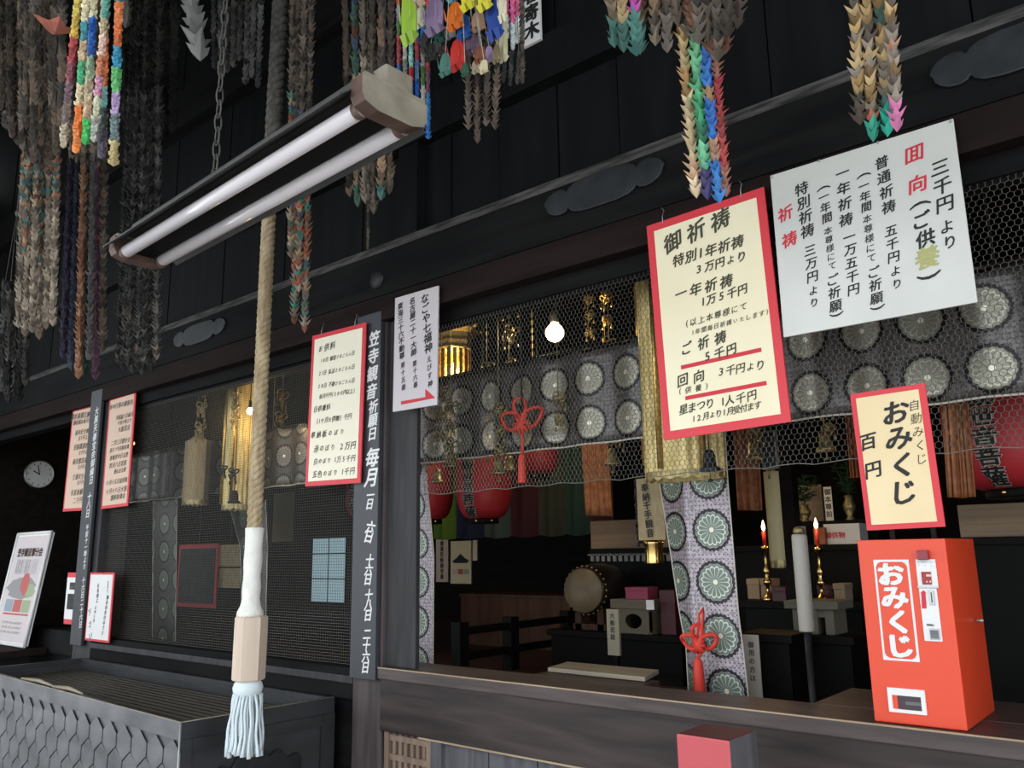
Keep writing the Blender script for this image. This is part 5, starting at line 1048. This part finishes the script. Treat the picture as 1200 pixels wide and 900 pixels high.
# red paper lanterns
def lantern(cx, rpx, y0, y1, Y, label, s, toff, ty0, ty1, tw):
    k = mpp(cx, (y0+y1)/2, Y); r = rpx*k; zt_, zb_ = at(cx, y0, Y).z, at(cx, y1, Y).z; H = zt_-zb_; c = Vector((at(cx, (y0+y1)/2, Y).x, Y, zb_)); root = thing('red_lantern', label, 'lantern', c, 'red paper lanterns in the hall')
    def rad(t):
        e = 0.30; q = min(t, 1-t)/e; return r*(0.50+0.50*math.sqrt(max(0, 1-(1-min(1, q))**2)))
    prof = []; n = 44
    for i in range(n+1):
        t = i/n; prof.append((rad(t)*(1+0.010*(i % 2)), t*H))
    mb = MB(); mb.lathe(c, prof, 40); mb.build('paper_body', M['lantern'], root)
    for z, q in ((0, -1), (H, 1)):
        mb = MB(); rr = rad(0)*1.04; mb.lathe(c+up*(z-(0.028 if q < 0 else 0)), [(rr, 0), (rr*1.03, 0.004), (rr*1.03, 0.024), (rr, 0.028)], 30); r2_ = mb.build('black_rim', M['dark'], root); rim_ = r2_ if q < 0 else rim_
    for a_ in (-0.5, 0.5):
        v = (EYE-c).normalized(); an = math.atan2(v.y, v.x)+a_*1.1; mb = MB(); mb.lathe(c+Vector((math.cos(an)*rad(0)*1.05, math.sin(an)*rad(0)*1.05, -0.013)), [(0.002, -0.008), (0.009, 0), (0.002, 0.010)], 8); mb.build('knob', M['brass'], rim_)
    v = (EYE-c); an0 = math.atan2(v.y, v.x)+toff
    for m, bd, e in ((M['offwhite'], 0.075, 0.004), (M['ink'], 0.035, 0.007)):
        def mp(a, b, cc=0): 
            t = min(0.995, max(0.005, b/H)); rr = rad(t)*1.012+e+cc; an = an0+a/r; return c+Vector((math.cos(an)*rr, math.sin(an)*rr, b))
        mb = MB(); text(mb, mp, s, (0, H*ty0), (0, H*ty1), 0.98, bd, sx=tw, vert=True); mb.build('lettering', m, root)
    cordup(root, c+up*(H+0.02), 0.006); return root
lantern(567, 32, 500, 608, 1.2, 'red paper lantern with white edged black writing, seen whole behind the netting at left', '十一面観世音菩薩', -0.60, 0.92, 0.07, 1.3)
lantern(503, 28, 510, 609, 1.35, 'red paper lantern half hidden behind the narrow brocade curtain', '観世音菩薩', -0.9, 0.88, 0.1, 1.1)
lantern(1190, 78, 395, 574, 0.98, 'large red paper lantern with big black writing cut by the right edge', '十一面観世音菩薩', -0.42, 0.93, 0.07, 1.35)
lantern(632, 22, 500, 556, 1.6, 'dark red lantern mostly hidden behind the vermilion tassel and valance', '観世音', -1.6, 0.8, 0.2, 1.1)
lantern(428, 22, 530, 606, 1.3, 'small red paper lantern glimpsed between the cream offering list and the slate pillar board', '観世音菩薩', -0.6, 0.9, 0.1, 1.3)

# five coloured temple curtain, each width a part
t = thing('five_colour_curtain', 'temple curtain of green, navy, grey, red, olive and dark green widths deep in the hall', 'curtain', at(600, 628, 2.4))
xs = [508, 535, 568, 599, 632, 663, 692, 720]; cs = [(0.16, 0.27, 0.03), (0.03, 0.03, 0.07), (0.10, 0.12, 0.10), (0.10, 0.02, 0.025), (0.07, 0.07, 0.04), (0.03, 0.07, 0.05), (0.06, 0.02, 0.02)]
for i in range(7):
    a = at(xs[i], 628, 2.4).x; b = at(xs[i+1], 628, 2.4).x; z0 = at(600, 628, 2.4).z; mb = MB()
    mb.grid(lambda u, v: Vector((a+(b-a)*u, 2.4+0.02*math.sin(2*math.pi*u*1.5), z0+0.9*v-0.015*math.sin(math.pi*u)*(1-v))), 14, 2); mb.build('cloth_width', mat('temple_cloth_%d' % i, cs[i], 0.8), t, solid=0.004)
a = at(505, 628, 2.4).x; b = at(722, 628, 2.4).x; mb = MB(); mb.tube([(a, 2.4, z0+0.9), (b, 2.4, z0+0.9)], 0.012, 8)
for x in (a+0.05, b-0.05): mb.tube([(x, 2.4, z0+0.9), (x, 2.4, CEIL+0.01)], 0.006, 6)
mb.build('rod', M['darkwood'], t)
# orange brocade strips
def strip(px, Y, label, m=None, pad=0.02):
    P = [at(x, y, Y) for x, y in px]; root = thing('orange_banner', label, 'hanging banner', (P[2]+P[3])/2, 'orange brocade strips in the hall'); mb = MB()
    mb.grid(lambda u, v: (P[3].lerp(P[2], u)).lerp(P[0].lerp(P[1], u), v)+Vector((0, -pad*math.sin(math.pi*u)-0.012*math.cos(6*math.pi*u), 0)), 16, 12); mb.build('cloth', m or M['orangecloth'], root, solid=0.006)
    q = (P[0]+P[1])/2; mb = MB(); mb.tube([P[0], P[1]], 0.006, 6); mb.tube([q, Vector((q.x, q.y, CEIL+0.01))], 0.002, 5); mb.build('rod', M['darkwood'], root); return root
strip([(680, 470), (711, 470), (719, 605), (688, 604)], 1.3, 'orange brocade strip above the tan plaque, left of the written banner')
strip([(858, 470), (888, 470), (894, 598), (866, 598)], 1.2, 'orange brocade strip right of the big brocade curtain')
strip([(1102, 440), (1120, 440), (1130, 584), (1112, 583)], 0.56, 'orange padded strip right of the fortune slip notice', pad=0.04)
strip([(1120, 440), (1132, 440), (1144, 582), (1131, 584)], 0.66, 'slim orange padded strip touching the big lantern at right', pad=0.03)
strip([(990, 470), (1004, 470), (1012, 560), (998, 560)], 1.5, 'orange strip hidden behind the left edge of the fortune slip notice')

# altar counter with a fringed edge, tier and offerings
def counter(x0, x1, ytop, yref, Y, d, label, name='altar_counter', zb=0.95):
    a = at(x0, yref, Y).x; b = at(x1, yref, Y).x; z = at((x0+x1)/2, ytop, Y).z; root = thing(name, label, 'altar table', ((a+b)/2, Y+d/2, zb))
    B(a, b, Y, Y+d, z-0.03, z).build('table_top', M['dark'], root, bevel=0.003); B(a+0.02, b-0.02, Y+0.02, Y+d-0.01, zb+0.05, z-0.03).build('body', M['dark'], root)
    B(a+0.03, b-0.03, Y+0.03, Y+d-0.02, zb, zb+0.05).build('plinth', M['darkwood'], root); return root, z, a, b
A_, zA, xa, xb = counter(690, 1030, 640, 640, 1.9, 0.6, 'long black lacquered altar counter behind the curtain with a white fringe')
mb = MB(); x = xa+0.02
while x < at(800, 640, 1.9).x: mb.box(x, x+0.022, 1.885, 1.892, zA-0.075, zA-0.03); x += 0.04
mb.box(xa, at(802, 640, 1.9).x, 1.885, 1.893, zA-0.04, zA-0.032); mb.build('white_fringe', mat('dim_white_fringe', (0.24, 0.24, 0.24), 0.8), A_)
TIER = pbox(915, 612, 1030, 640, 2.12, 0.3, M['dark'], 'altar_tier', 'black raised tier at the back of the altar counter', 'altar tier', zb=zA)
zT = TIER.location.z+TIER.dimensions.z if False else zA+(rect(915, 612, 1030, 640, 2.12)[3]-rect(915, 612, 1030, 640, 2.12)[2])
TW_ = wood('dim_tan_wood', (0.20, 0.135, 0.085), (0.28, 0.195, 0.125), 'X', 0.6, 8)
def plaque(x0, y0, x1, y1, Y, zb, label, rows, s):
    a, b, c, e = rect(x0, y0, x1, y1, Y); h = e-c; root = thing('wooden_plaque', label, 'plaque', ((a+b)/2, Y, zb)); B(a, b, Y, Y+0.02, zb, zb+h).build('board', TW_, root, bevel=0.002)
    mb = MB(); fr_ = Fr((a, Y-0.001, zb), (1, 0, 0), (0, 0, 1))
    for i in range(rows): text(mb, lambda p, q, c_=0: fr_.w(p, q, c_), s, (0.02, h*(1-(i+0.7)/(rows+0.4))), (b-a-0.02, h*(1-(i+0.7)/(rows+0.4))), 0.5, 0.0)
    mb.build('lettering', mat('brown_ink', (0.12, 0.06, 0.03), 0.7), root); return root
SU = '観自在菩薩行深般若波羅蜜多時照見五蘊皆空度一切苦厄'
plaque(692, 605, 756, 638, 1.96, zA, 'long tan wooden plaque of small writing left of the written banner, above the white fringe', 5, SU)
plaque(776, 608, 800, 638, 1.96, zA, 'tan wooden plaque half hidden by the big brocade curtain', 5, SU[:8])
E_, zE, _, _ = counter(1085, 1330, 628, 628, 1.3, 0.4, 'black counter at far right under the large red lantern')
plaque(1123, 587, 1225, 626, 1.34, zE, 'long tan wooden plaque of small writing under the large red lantern at right', 4, SU)
# vases of green branches on the tier
def vase(cx, ybase, ypot, yleaf, Y, zb, wpx, lw, label):
    k = mpp(cx, ybase, Y); b = at(cx, ybase, Y); c = Vector((b.x, Y, zb)); h = (ybase-ypot)*k; root = thing('flower_vase', label, 'vase', c, 'altar vases of green branches'); w_ = wpx*k/2; mb = MB()
    mb.lathe(c, [(w_*0.7, 0), (w_*0.75, 0.006), (w_*0.45, h*0.15), (w_*0.9, h*0.45), (w_, h*0.62), (w_*0.6, h*0.85), (w_*0.75, h)], 16); mb.build('pot', M['dullgold'], root)
    for q in range(4):
        mb = MB(); H = (ypot-yleaf)*k; d = Vector((0.5*math.cos(q*1.7)*lw*k, 0.3*lw*k*math.sin(q*1.7), H*(0.8+0.2*R.random()))); A = c+up*h*0.9; mb.tube([A, A+d*0.5+Vector((0, 0, 0.01)), A+d], 0.002, 5)
        for j in range(26):
            t_ = 0.15+0.85*R.random(); p = A+d*t_; a_ = R.random()*6.28; L = 0.03+0.025*R.random(); o1 = Vector((math.cos(a_), 0.6*math.sin(a_), 0.7*R.random()-0.1)).normalized(); s1 = o1.cross(up).normalized()
            mb.add([p, p+o1*L*0.5+s1*L*0.24+up*0.004, p+o1*L, p+o1*L*0.5-s1*L*0.24+up*0.004, p+o1*L*0.5-up*0.003], [(0, 1, 4), (1, 2, 4), (2, 3, 4), (3, 0, 4)])
        mb.build('branch', M['leaf'], root)
vase(944, 612, 592, 556, 2.2, zT, 15, 34, 'bronze altar vase of green branches above the white post')
vase(997, 612, 583, 536, 2.2, zT, 14, 26, 'bronze altar vase of green branches at the left edge of the fortune slip notice')
o_ = pbox(966, 567, 975, 607, 2.16, 0.006, M['ivory'], 'name_slip', 'narrow cream paper slip with writing between the two altar vases', 'paper slip', zb=zT)
a, b, c, e = rect(966, 567, 975, 607, 2.16); mb = MB(); fr_ = Fr(((a+b)/2, 2.159, zT), (1, 0, 0), (0, 0, 1)); text(mb, lambda p, q, c_=0: fr_.w(p, q, c_), '御本尊前', (0, (e-c)*0.85), (0, (e-c)*0.2), 0.9, 0.02, vert=True); l_ = mb.build('lettering', M['ink'], o_)
pbox(930, 560, 963, 604, 2.36, 0.02, M['tanwood'], 'back_panel', 'plain tan panel standing behind the left altar vase', 'panel', zb=zT)
o_ = pbox(966, 616, 1008, 640, 1.98, 0.12, M['paperwhite'], 'paper_box', 'long white box with red and green print behind the right candle', 'box', zb=zA)
a, b, c, e = rect(966, 616, 1008, 640, 1.98); fr_ = Fr((a, 1.979, zA), (1, 0, 0), (0, 0, 1)); mb = MB(); text(mb, lambda p, q, c_=0: fr_.w(p, q, c_), '御供物', (0.02, (e-c)*0.45), ((b-a)*0.5, (e-c)*0.45), 1.0, 0.03); mb.build('lettering', M['redink'], o_)
pbox(930, 620, 941, 642, 2.0, 0.05, M['paperwhite'], 'paper_box', 'white paper packet just left of the white post top', 'box', zb=zA)
o_ = pbox(954, 622, 967, 642, 1.95, 0.06, M['orangecloth'], 'offering_box_small', 'small orange box behind the flame of the right candle', 'box', zb=zA); o_.name = 'small_box'
# front table with boxes and candlesticks
B_, zB, xa, xb = counter(866, 1012, 706, 706, 1.35, 0.45, 'low black offering table behind the white post', 'offering_table')
def gift(x0, y0, x1, y1, Y, m, label, band=None, zb=None, group='boxes on the offering table'):
    a, b, c, e = rect(x0, y0, x1, y1, Y); zb = zB if zb is None else zb; root = thing('gift_box', label, 'box', ((a+b)/2, Y, zb), group); h = e-c
    B(a, b, Y, Y+0.10, zb, zb+h*0.7).build('box_base', m, root, bevel=0.002); B(a-0.002, b+0.002, Y-0.002, Y+0.102, zb+h*0.7, zb+h).build('box_lid', m, root, bevel=0.002); return root
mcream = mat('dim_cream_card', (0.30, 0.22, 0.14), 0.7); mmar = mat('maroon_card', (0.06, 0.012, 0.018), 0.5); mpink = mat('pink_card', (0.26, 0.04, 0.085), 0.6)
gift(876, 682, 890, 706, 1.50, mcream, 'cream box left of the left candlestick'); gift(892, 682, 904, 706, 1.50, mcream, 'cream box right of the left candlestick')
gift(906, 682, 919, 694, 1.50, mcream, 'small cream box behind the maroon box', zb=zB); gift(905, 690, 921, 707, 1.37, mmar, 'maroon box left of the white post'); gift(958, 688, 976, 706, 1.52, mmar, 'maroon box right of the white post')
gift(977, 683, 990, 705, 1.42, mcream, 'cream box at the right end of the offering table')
def candle(cx, ybase, ycup, ytop, Y, label):
    k = mpp(cx, 660, Y); c = Vector((at(cx, ybase, Y).x, Y, zB)); h = (ybase-ycup)*k; root = thing('candlestick', label, 'candlestick', c, 'brass candlesticks with lit red candles'); mb = MB()
    mb.lathe(c, [(7*k, 0), (7.5*k, 2*k), (5*k, 6*k), (2.2*k, 10*k), (2*k, 0.25*h), (4.5*k, 0.30*h), (4.8*k, 0.36*h), (2*k, 0.42*h), (3.6*k, 0.5*h), (4.2*k, 0.55*h), (1.8*k, 0.62*h), (1.5*k, 0.86*h), (5*k, 0.93*h), (5.4*k, 0.97*h), (1.5*k, h)], 18); mb.build('brass_stem', M['brass'], root)
    mb = MB(); t_ = (ycup-ytop)*k; mb.lathe(c+up*h, [(2.0*k, 0), (2.2*k, t_*0.5), (2.5*k, t_), (0.4*k, t_*1.01)], 12); rc_ = mb.build('red_candle', mat('red_wax', (0.5, 0.03, 0.02), 0.4), root)
    mb = MB(); mb.lathe(c+up*(h+t_), [(0.3*k, 0), (2.2*k, 3*k), (2.0*k, 6*k), (0.9*k, 10*k), (0.1*k, 13*k)], 10); mb.build('flame', mat('candle_flame', (1, 0.8, 0.4), 0.5, emit=(1.0, 0.72, 0.32), es=14), rc_)
    lamp('candle_light', c+up*(h+t_+0.05)+Vector((0, -0.05, 0)), 0.5, (1.0, 0.6, 0.25), 0.02)
candle(901, 704, 640, 624, 1.40, 'brass candlestick with a lit red candle left of the white post'); candle(964, 703, 640, 620, 1.47, 'brass candlestick with a lit red candle right of the white post')
# white post lamp, stand, black cabinet, paper slip
t = thing('white_post', 'upright white cylinder on a dark stem in front of the offering table', 'post', (at(948, 742, 0.42).x, 0.62, 0.95)); Yw = 0.62
c = at(946, 740, Yw); k = 0.82* mpp(946, 690, Yw); c2 = at(946, 626, Yw); mb = MB(); hh = c2.z-c.z
mb.lathe(Vector((c.x, Yw, c.z)), [(10.5*k, 0), (11*k, 0.004), (11*k, hh-0.01), (10*k, hh)], 24); mb.build('white_cylinder', mat('grey_white_paper_tube', (0.42, 0.40, 0.36), 0.7), t)
mb = MB(); mb.lathe(Vector((c.x, Yw, 0.95)), [(0.09, 0), (0.09, 0.015), (0.02, 0.03), (5*k, 0.04), (5*k, c.z-0.95)], 16); mb.build('stem', M['iron'], t)
mb = MB(); mb.lathe(Vector((c.x, Yw, c.z+hh)), [(6*k, 0), (9*k, 3*k), (7*k, 9*k), (2*k, 12*k)], 10); mb.build('wick_cap', M['dullgold'], t)
K_, zK, _, _ = counter(868, 930, 743, 780, 0.68, 0.2, 'black low cabinet right of the big brocade curtain', 'low_cabinet')
o_ = pbox(873, 744, 891, 822, 0.66, 0.006, M['offwhite'], 'paper_slip', 'off white paper slip on the low cabinet just right of the big curtain', 'paper slip')
a, b, c, e = rect(873, 744, 891, 822, 0.66); fr_ = Fr(((a+b)/2, 0.6585, c), (1, 0, 0), (0, 0, 1)); mb = MB(); text(mb, lambda p, q, c_=0: fr_.w(p, q, c_), '御用の方は', (0, (e-c)*0.85), (0, (e-c)*0.35), 0.8, 0.02, vert=True); mb.build('lettering', M['ink'], o_)
S1_, zS, _, _ = counter(922, 1000, 745, 745, 0.95, 0.25, 'dim low black stand behind the white post carrying a pale tray', 'low_stand')
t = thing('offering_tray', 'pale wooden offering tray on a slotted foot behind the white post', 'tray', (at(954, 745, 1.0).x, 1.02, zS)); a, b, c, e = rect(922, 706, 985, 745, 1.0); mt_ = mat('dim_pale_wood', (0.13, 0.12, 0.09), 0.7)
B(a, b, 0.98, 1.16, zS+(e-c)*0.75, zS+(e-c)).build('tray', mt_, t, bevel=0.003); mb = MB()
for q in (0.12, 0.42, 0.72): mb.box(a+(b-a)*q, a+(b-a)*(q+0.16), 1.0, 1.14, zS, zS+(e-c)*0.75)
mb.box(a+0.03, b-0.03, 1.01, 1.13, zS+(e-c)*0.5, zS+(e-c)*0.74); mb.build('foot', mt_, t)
# drum, its stand and the low black table
D1, zD, _, _ = counter(640, 800, 742, 742, 1.40, 0.44, 'low black table under the drum and the pink box', 'low_table')
Yd = 1.44; c = at(683, 692, Yd); k = mpp(683, 692, Yd); rd = 29*k; t = thing('round_drum', 'round dark barrel drum with a tan skin face on the low black table', 'drum', (c.x, Yd+0.18, zD))
rd = min(rd, c.z-zD-0.03)
mb = MB(); mb.lathe(c, [(rd*0.86, 0.0), (rd*0.94, 0.02), (rd*1.05, 0.13), (rd*1.05, 0.22), (rd*0.94, 0.33), (rd*0.86, 0.35)], 36, axis=(-0.12, 0.99, 0)); bar_ = mb.build('barrel', mat('dark_red_lacquer', (0.02, 0.014, 0.012), 0.3), t)
axd = Vector((-0.12, 0.99, 0)).normalized()
mb = MB(); mb.lathe(c-axd*0.004, [(rd*0.2, 0), (rd*0.86, 0.001), (rd*0.885, 0.012)], 36, axis=axd); mb.build('skin', noisy('tan_drum_skin', (0.09, 0.065, 0.035), (0.20, 0.15, 0.085), (5, 5, 5), 0.5, 0, 0), t)
mb = MB(); e1 = axd.cross(up).normalized()
for q in range(26):
    a_ = 2*math.pi*q/26; p = c+axd*0.028+(e1*math.cos(a_)+up*math.sin(a_))*rd*0.955; mb.lathe(p, [(0.004, -0.004), (0.008, 0.0), (0.003, 0.006)], 6, axis=(e1*math.cos(a_)+up*math.sin(a_)))
mb.build('studs', M['dullgold'], bar_); mb = MB()
for s_ in (-1, 1): mb.box(c.x+s_*rd*0.55-0.02+0.0, c.x+s_*rd*0.55+0.02, Yd+0.05, Yd+0.33, zD, c.z-rd*0.72)
mb.box(c.x-rd*0.8, c.x+rd*0.8, Yd+0.05, Yd+0.33, zD, zD+0.03); mb.build('cradle', M['redwood'], t)
t = thing('offering_stand', 'grey wooden offering stand with an oval hole, under the pink box', 'stand', (at(741, 740, 1.43).x, 1.5, zD)); a, b, c_, e = rect(722, 713, 763, 742, 1.43); hS = (e-c_)
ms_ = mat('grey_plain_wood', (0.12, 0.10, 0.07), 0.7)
mb = MB(); frs = Fr(((a+b)/2, 1.43, zD), (1, 0, 0), (0, 0, 1)); wS = (b-a)/2; n_ = 28
ou = []; inn = []
for q in range(n_):
    a_ = 2*math.pi*q/n_; dx, dz = math.cos(a_), math.sin(a_); s_ = min(1/max(1e-6, abs(dx)), 1/max(1e-6, abs(dz))); ou.append((dx*s_*wS, hS/2+dz*s_*hS/2)); inn.append((dx*wS*0.48, hS*0.5+dz*hS*0.30))
vs = [frs.w(x, y, 0) for x, y in ou]+[frs.w(x, y, 0) for x, y in inn]+[frs.w(x, y, -0.012) for x, y in ou]+[frs.w(x, y, -0.012) for x, y in inn]
mb.add(vs, [(i, (i+1) % n_, n_+(i+1) % n_, n_+i) for i in range(n_)]+[(2*n_+i, 3*n_+i, 3*n_+(i+1) % n_, 2*n_+(i+1) % n_) for i in range(n_)]+[(n_+i, n_+(i+1) % n_, 3*n_+(i+1) % n_, 3*n_+i) for i in range(n_)]+[(i, 2*n_+i, 2*n_+(i+1) % n_, (i+1) % n_) for i in range(n_)])
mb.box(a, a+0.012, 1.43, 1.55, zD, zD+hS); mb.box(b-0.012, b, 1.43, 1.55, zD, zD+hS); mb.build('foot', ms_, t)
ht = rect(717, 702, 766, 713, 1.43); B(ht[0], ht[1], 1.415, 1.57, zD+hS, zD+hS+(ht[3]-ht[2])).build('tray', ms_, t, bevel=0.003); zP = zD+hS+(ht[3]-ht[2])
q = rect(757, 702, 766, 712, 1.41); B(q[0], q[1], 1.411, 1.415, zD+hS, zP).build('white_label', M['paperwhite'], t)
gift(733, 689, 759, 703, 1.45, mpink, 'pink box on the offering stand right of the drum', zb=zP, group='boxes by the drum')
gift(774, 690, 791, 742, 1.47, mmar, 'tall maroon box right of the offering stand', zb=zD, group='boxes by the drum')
# upright tag on a stick
t = thing('wooden_tag', 'upright pale wooden tag with black writing on a stick in front of the low table', 'tag', (at(719, 768, 0.9).x, 0.9, 0.95)); a, b, c_, e = rect(712, 714, 726, 768, 0.9)
B(a, b, 0.895, 0.91, c_, e).build('tag_board', mat('dim_cream_wood', (0.28, 0.25, 0.18), 0.7), t, bevel=0.002); B((a+b)/2-0.01, (a+b)/2+0.01, 0.91, 0.93, 0.95, c_+0.1).build('stick', M['dark'], t)
B((a+b)/2-0.08, (a+b)/2+0.08, 0.86, 0.98, 0.95, 0.975).build('foot', M['dark'], t, bevel=0.004); fr_ = Fr(((a+b)/2, 0.8935, c_), (1, 0, 0), (0, 0, 1)); mb = MB(); text(mb, lambda p, q, cc=0: fr_.w(p, q, cc), '大般若経', (0, (e-c_)*0.86), (0, (e-c_)*0.4), 0.85, 0.03, vert=True); mb.build('lettering', M['ink'], t)
# brown chest, railing
t = thing('wooden_chest', 'long red brown wooden chest behind the black railing', 'chest', at(602, 740, 2.3)); a, b, c_, e = rect(540, 697, 668, 740, 2.3)
B(a, b, 2.3, 2.7, 0.95, e-0.02).build('body', M['redwood'], t); B(a-0.01, b+0.01, 2.29, 2.71, e-0.02, e).build('lid', M['redwood'], t, bevel=0.003)
Xr = -3.2; t = thing('railing', 'low black wooden railing running back into the hall', 'railing', (Xr, 1.5, 0.95)); zr1 = 1.19
for y in (1.03, 1.45, 2.0): B(Xr-0.035, Xr+0.035, y-0.035, y+0.035, 0.95, 1.24).build('post', M['dark'], t, bevel=0.004)
for z in (1.19, 1.06): B(Xr-0.018, Xr+0.018, 1.0, 2.05, z-0.02, z+0.02).build('rail', M['dark'], t, bevel=0.003)
# papers and picture on the back wall
def wallpaper(x0, y0, x1, y1, m, name, label, cat, s=None):
    a, b, c_, e = rect(x0, y0, x1, y1, 4.185); root = thing(name, label, cat, ((a+b)/2, 4.185, c_)); B(a, b, 4.185, 4.2, c_, e).build('sheet', m, root); fr_ = Fr(((a+b)/2, 4.183, c_), (1, 0, 0), (0, 0, 1))
    if s: mb = MB(); text(mb, lambda p, q, cc=0: fr_.w(p, q, cc), s, (0, (e-c_)*0.9), (0, (e-c_)*0.12), 0.9, 0.03, vert=True); mb.build('lettering', M['ink'], root)
    return root, fr_, b-a, e-c_
wallpaper(511, 632, 525, 682, M['pinkish'], 'wall_scroll', 'pale paper strip with a column of writing on the back wall', 'paper', '開運厄除御守護')
r_, fr_, w_, h_ = wallpaper(528, 634, 552, 684, M['cream2'], 'wall_poster', 'tan poster with a dark temple roof picture on the back wall', 'poster')
mb = MB(); mb.prism(fr_, [(-w_*.42, h_*.52), (-w_*.3, h_*.48), (w_*.3, h_*.48), (w_*.42, h_*.54), (w_*.2, h_*.60), (0, h_*.70), (-w_*.2, h_*.60)], 0, 0.001); mb.build('printed_picture', M['iron'], r_)
for q, m in enumerate((M['pinkish'], mr_, mgr)): mb = MB(); fr_.box(mb, -w_*.4+w_*.28*q, -w_*.16+w_*.28*q, h_*.22, h_*.34, 0, 0.001); mb.build('printed_picture', m, r_)
wallpaper(554, 633, 559, 657, M['cream2'], 'wall_slip', 'narrow tan slip right of the tan poster on the back wall', 'paper')
# left bay: notices, bluish window, hanging things
def hungsheet(x0, y0, x1, y1, Y, m, name, label, cat, inner=None):
    a, b, c_, e = rect(x0, y0, x1, y1, Y); root = thing(name, label, cat, ((a+b)/2, Y, c_)); B(a, b, Y, Y+0.008, c_, e).build('sheet', m, root)
    if inner: B(a+0.03, b-0.03, Y-0.003, Y, c_+0.03, e-0.03).build('face', inner, root)
    cordup(root, ((a+b)/2, Y+0.004, e)); return root
hungsheet(208, 638, 254, 712, 0.9, M['lantern'], 'red_framed_notice', 'dim red framed notice behind the square screen, left of the bell rope', 'notice', M['iron'])
hungsheet(256, 638, 282, 664, 0.92, M['tancloth'], 'beige_sheet', 'upper of two beige sheets right of the dim red framed notice', 'paper sheet'); hungsheet(256, 666, 281, 689, 0.94, M['tancloth'], 'beige_sheet', 'lower of two beige sheets right of the dim red framed notice', 'paper sheet')
hungsheet(320, 577, 343, 635, 1.2, mat('olive_tan_cloth', (0.16, 0.12, 0.05), 0.8), 'tan_banner', 'olive tan banner hanging right of the bell rope behind the screen', 'hanging banner')
a, b, c_, e = rect(366, 630, 405, 706, 4.185); mw = mat('daylit_window_glass', (0.4, 0.55, 0.6), 0.3, emit=(0.38, 0.55, 0.62), es=0.34)
wn = B(a, b, 4.185, 4.2, c_, e).build('window_1', M['dark']); wn['kind'] = 'structure'
for i in range(2):
    for j in range(3):
        hs = (0, 0.36, 0.75, 1.0); x0_ = a+(b-a)*(0.02+0.5*i); x1_ = x0_+(b-a)*0.46; B(x0_, x1_, 4.175, 4.184, c_+(e-c_)*hs[j]+0.008, c_+(e-c_)*hs[j+1]-0.008).build('window_pane', mw, wn)
# clock on the end wall
d = sight(45, 556); c = EYE+d*((-8.498-EYE.x)/d.x); rk = 0.13; t = thing('wall_clock', 'round white wall clock on the dark end wall at far left', 'clock', c-up*rk)
mb = MB(); mb.lathe(c, [(rk, 0), (rk, 0.03), (rk*0.96, 0.033), (rk*0.93, 0.028), (rk*0.92, 0.02)], 36, axis=(1, 0, 0)); mb.build('rim', M['steel'], t)
mb = MB(); mb.lathe(c, [(rk*0.92, 0.0), (rk*0.92, 0.0225)], 36, axis=(1, 0, 0)); mb.build('dial', mat('clock_dial', (0.7, 0.7, 0.7), 0.5), t)
for q in range(12):
    a_ = math.pi*q/6; u_ = Vector((0, -math.sin(a_), math.cos(a_))); mb = MB(); mb.obox(c+Vector((0.024, 0, 0))+u_*rk*0.78, u_*rk*0.07, Vector((0.001, 0, 0)), u_.cross(Vector((1, 0, 0)))*0.003); mb.build('hour_mark', M['ink'], t)
for a_, L, w_ in ((5.2, 0.5, 0.005), (6.05, 0.72, 0.0035)):
    u_ = Vector((0, math.sin(a_), math.cos(a_))); mb = MB(); mb.obox(c+Vector((0.026, 0, 0))+u_*rk*L*0.45, u_*rk*L*0.5, Vector((0.001, 0, 0)), u_.cross(Vector((1, 0, 0)))*w_); mb.build('hand', M['ink'], t)
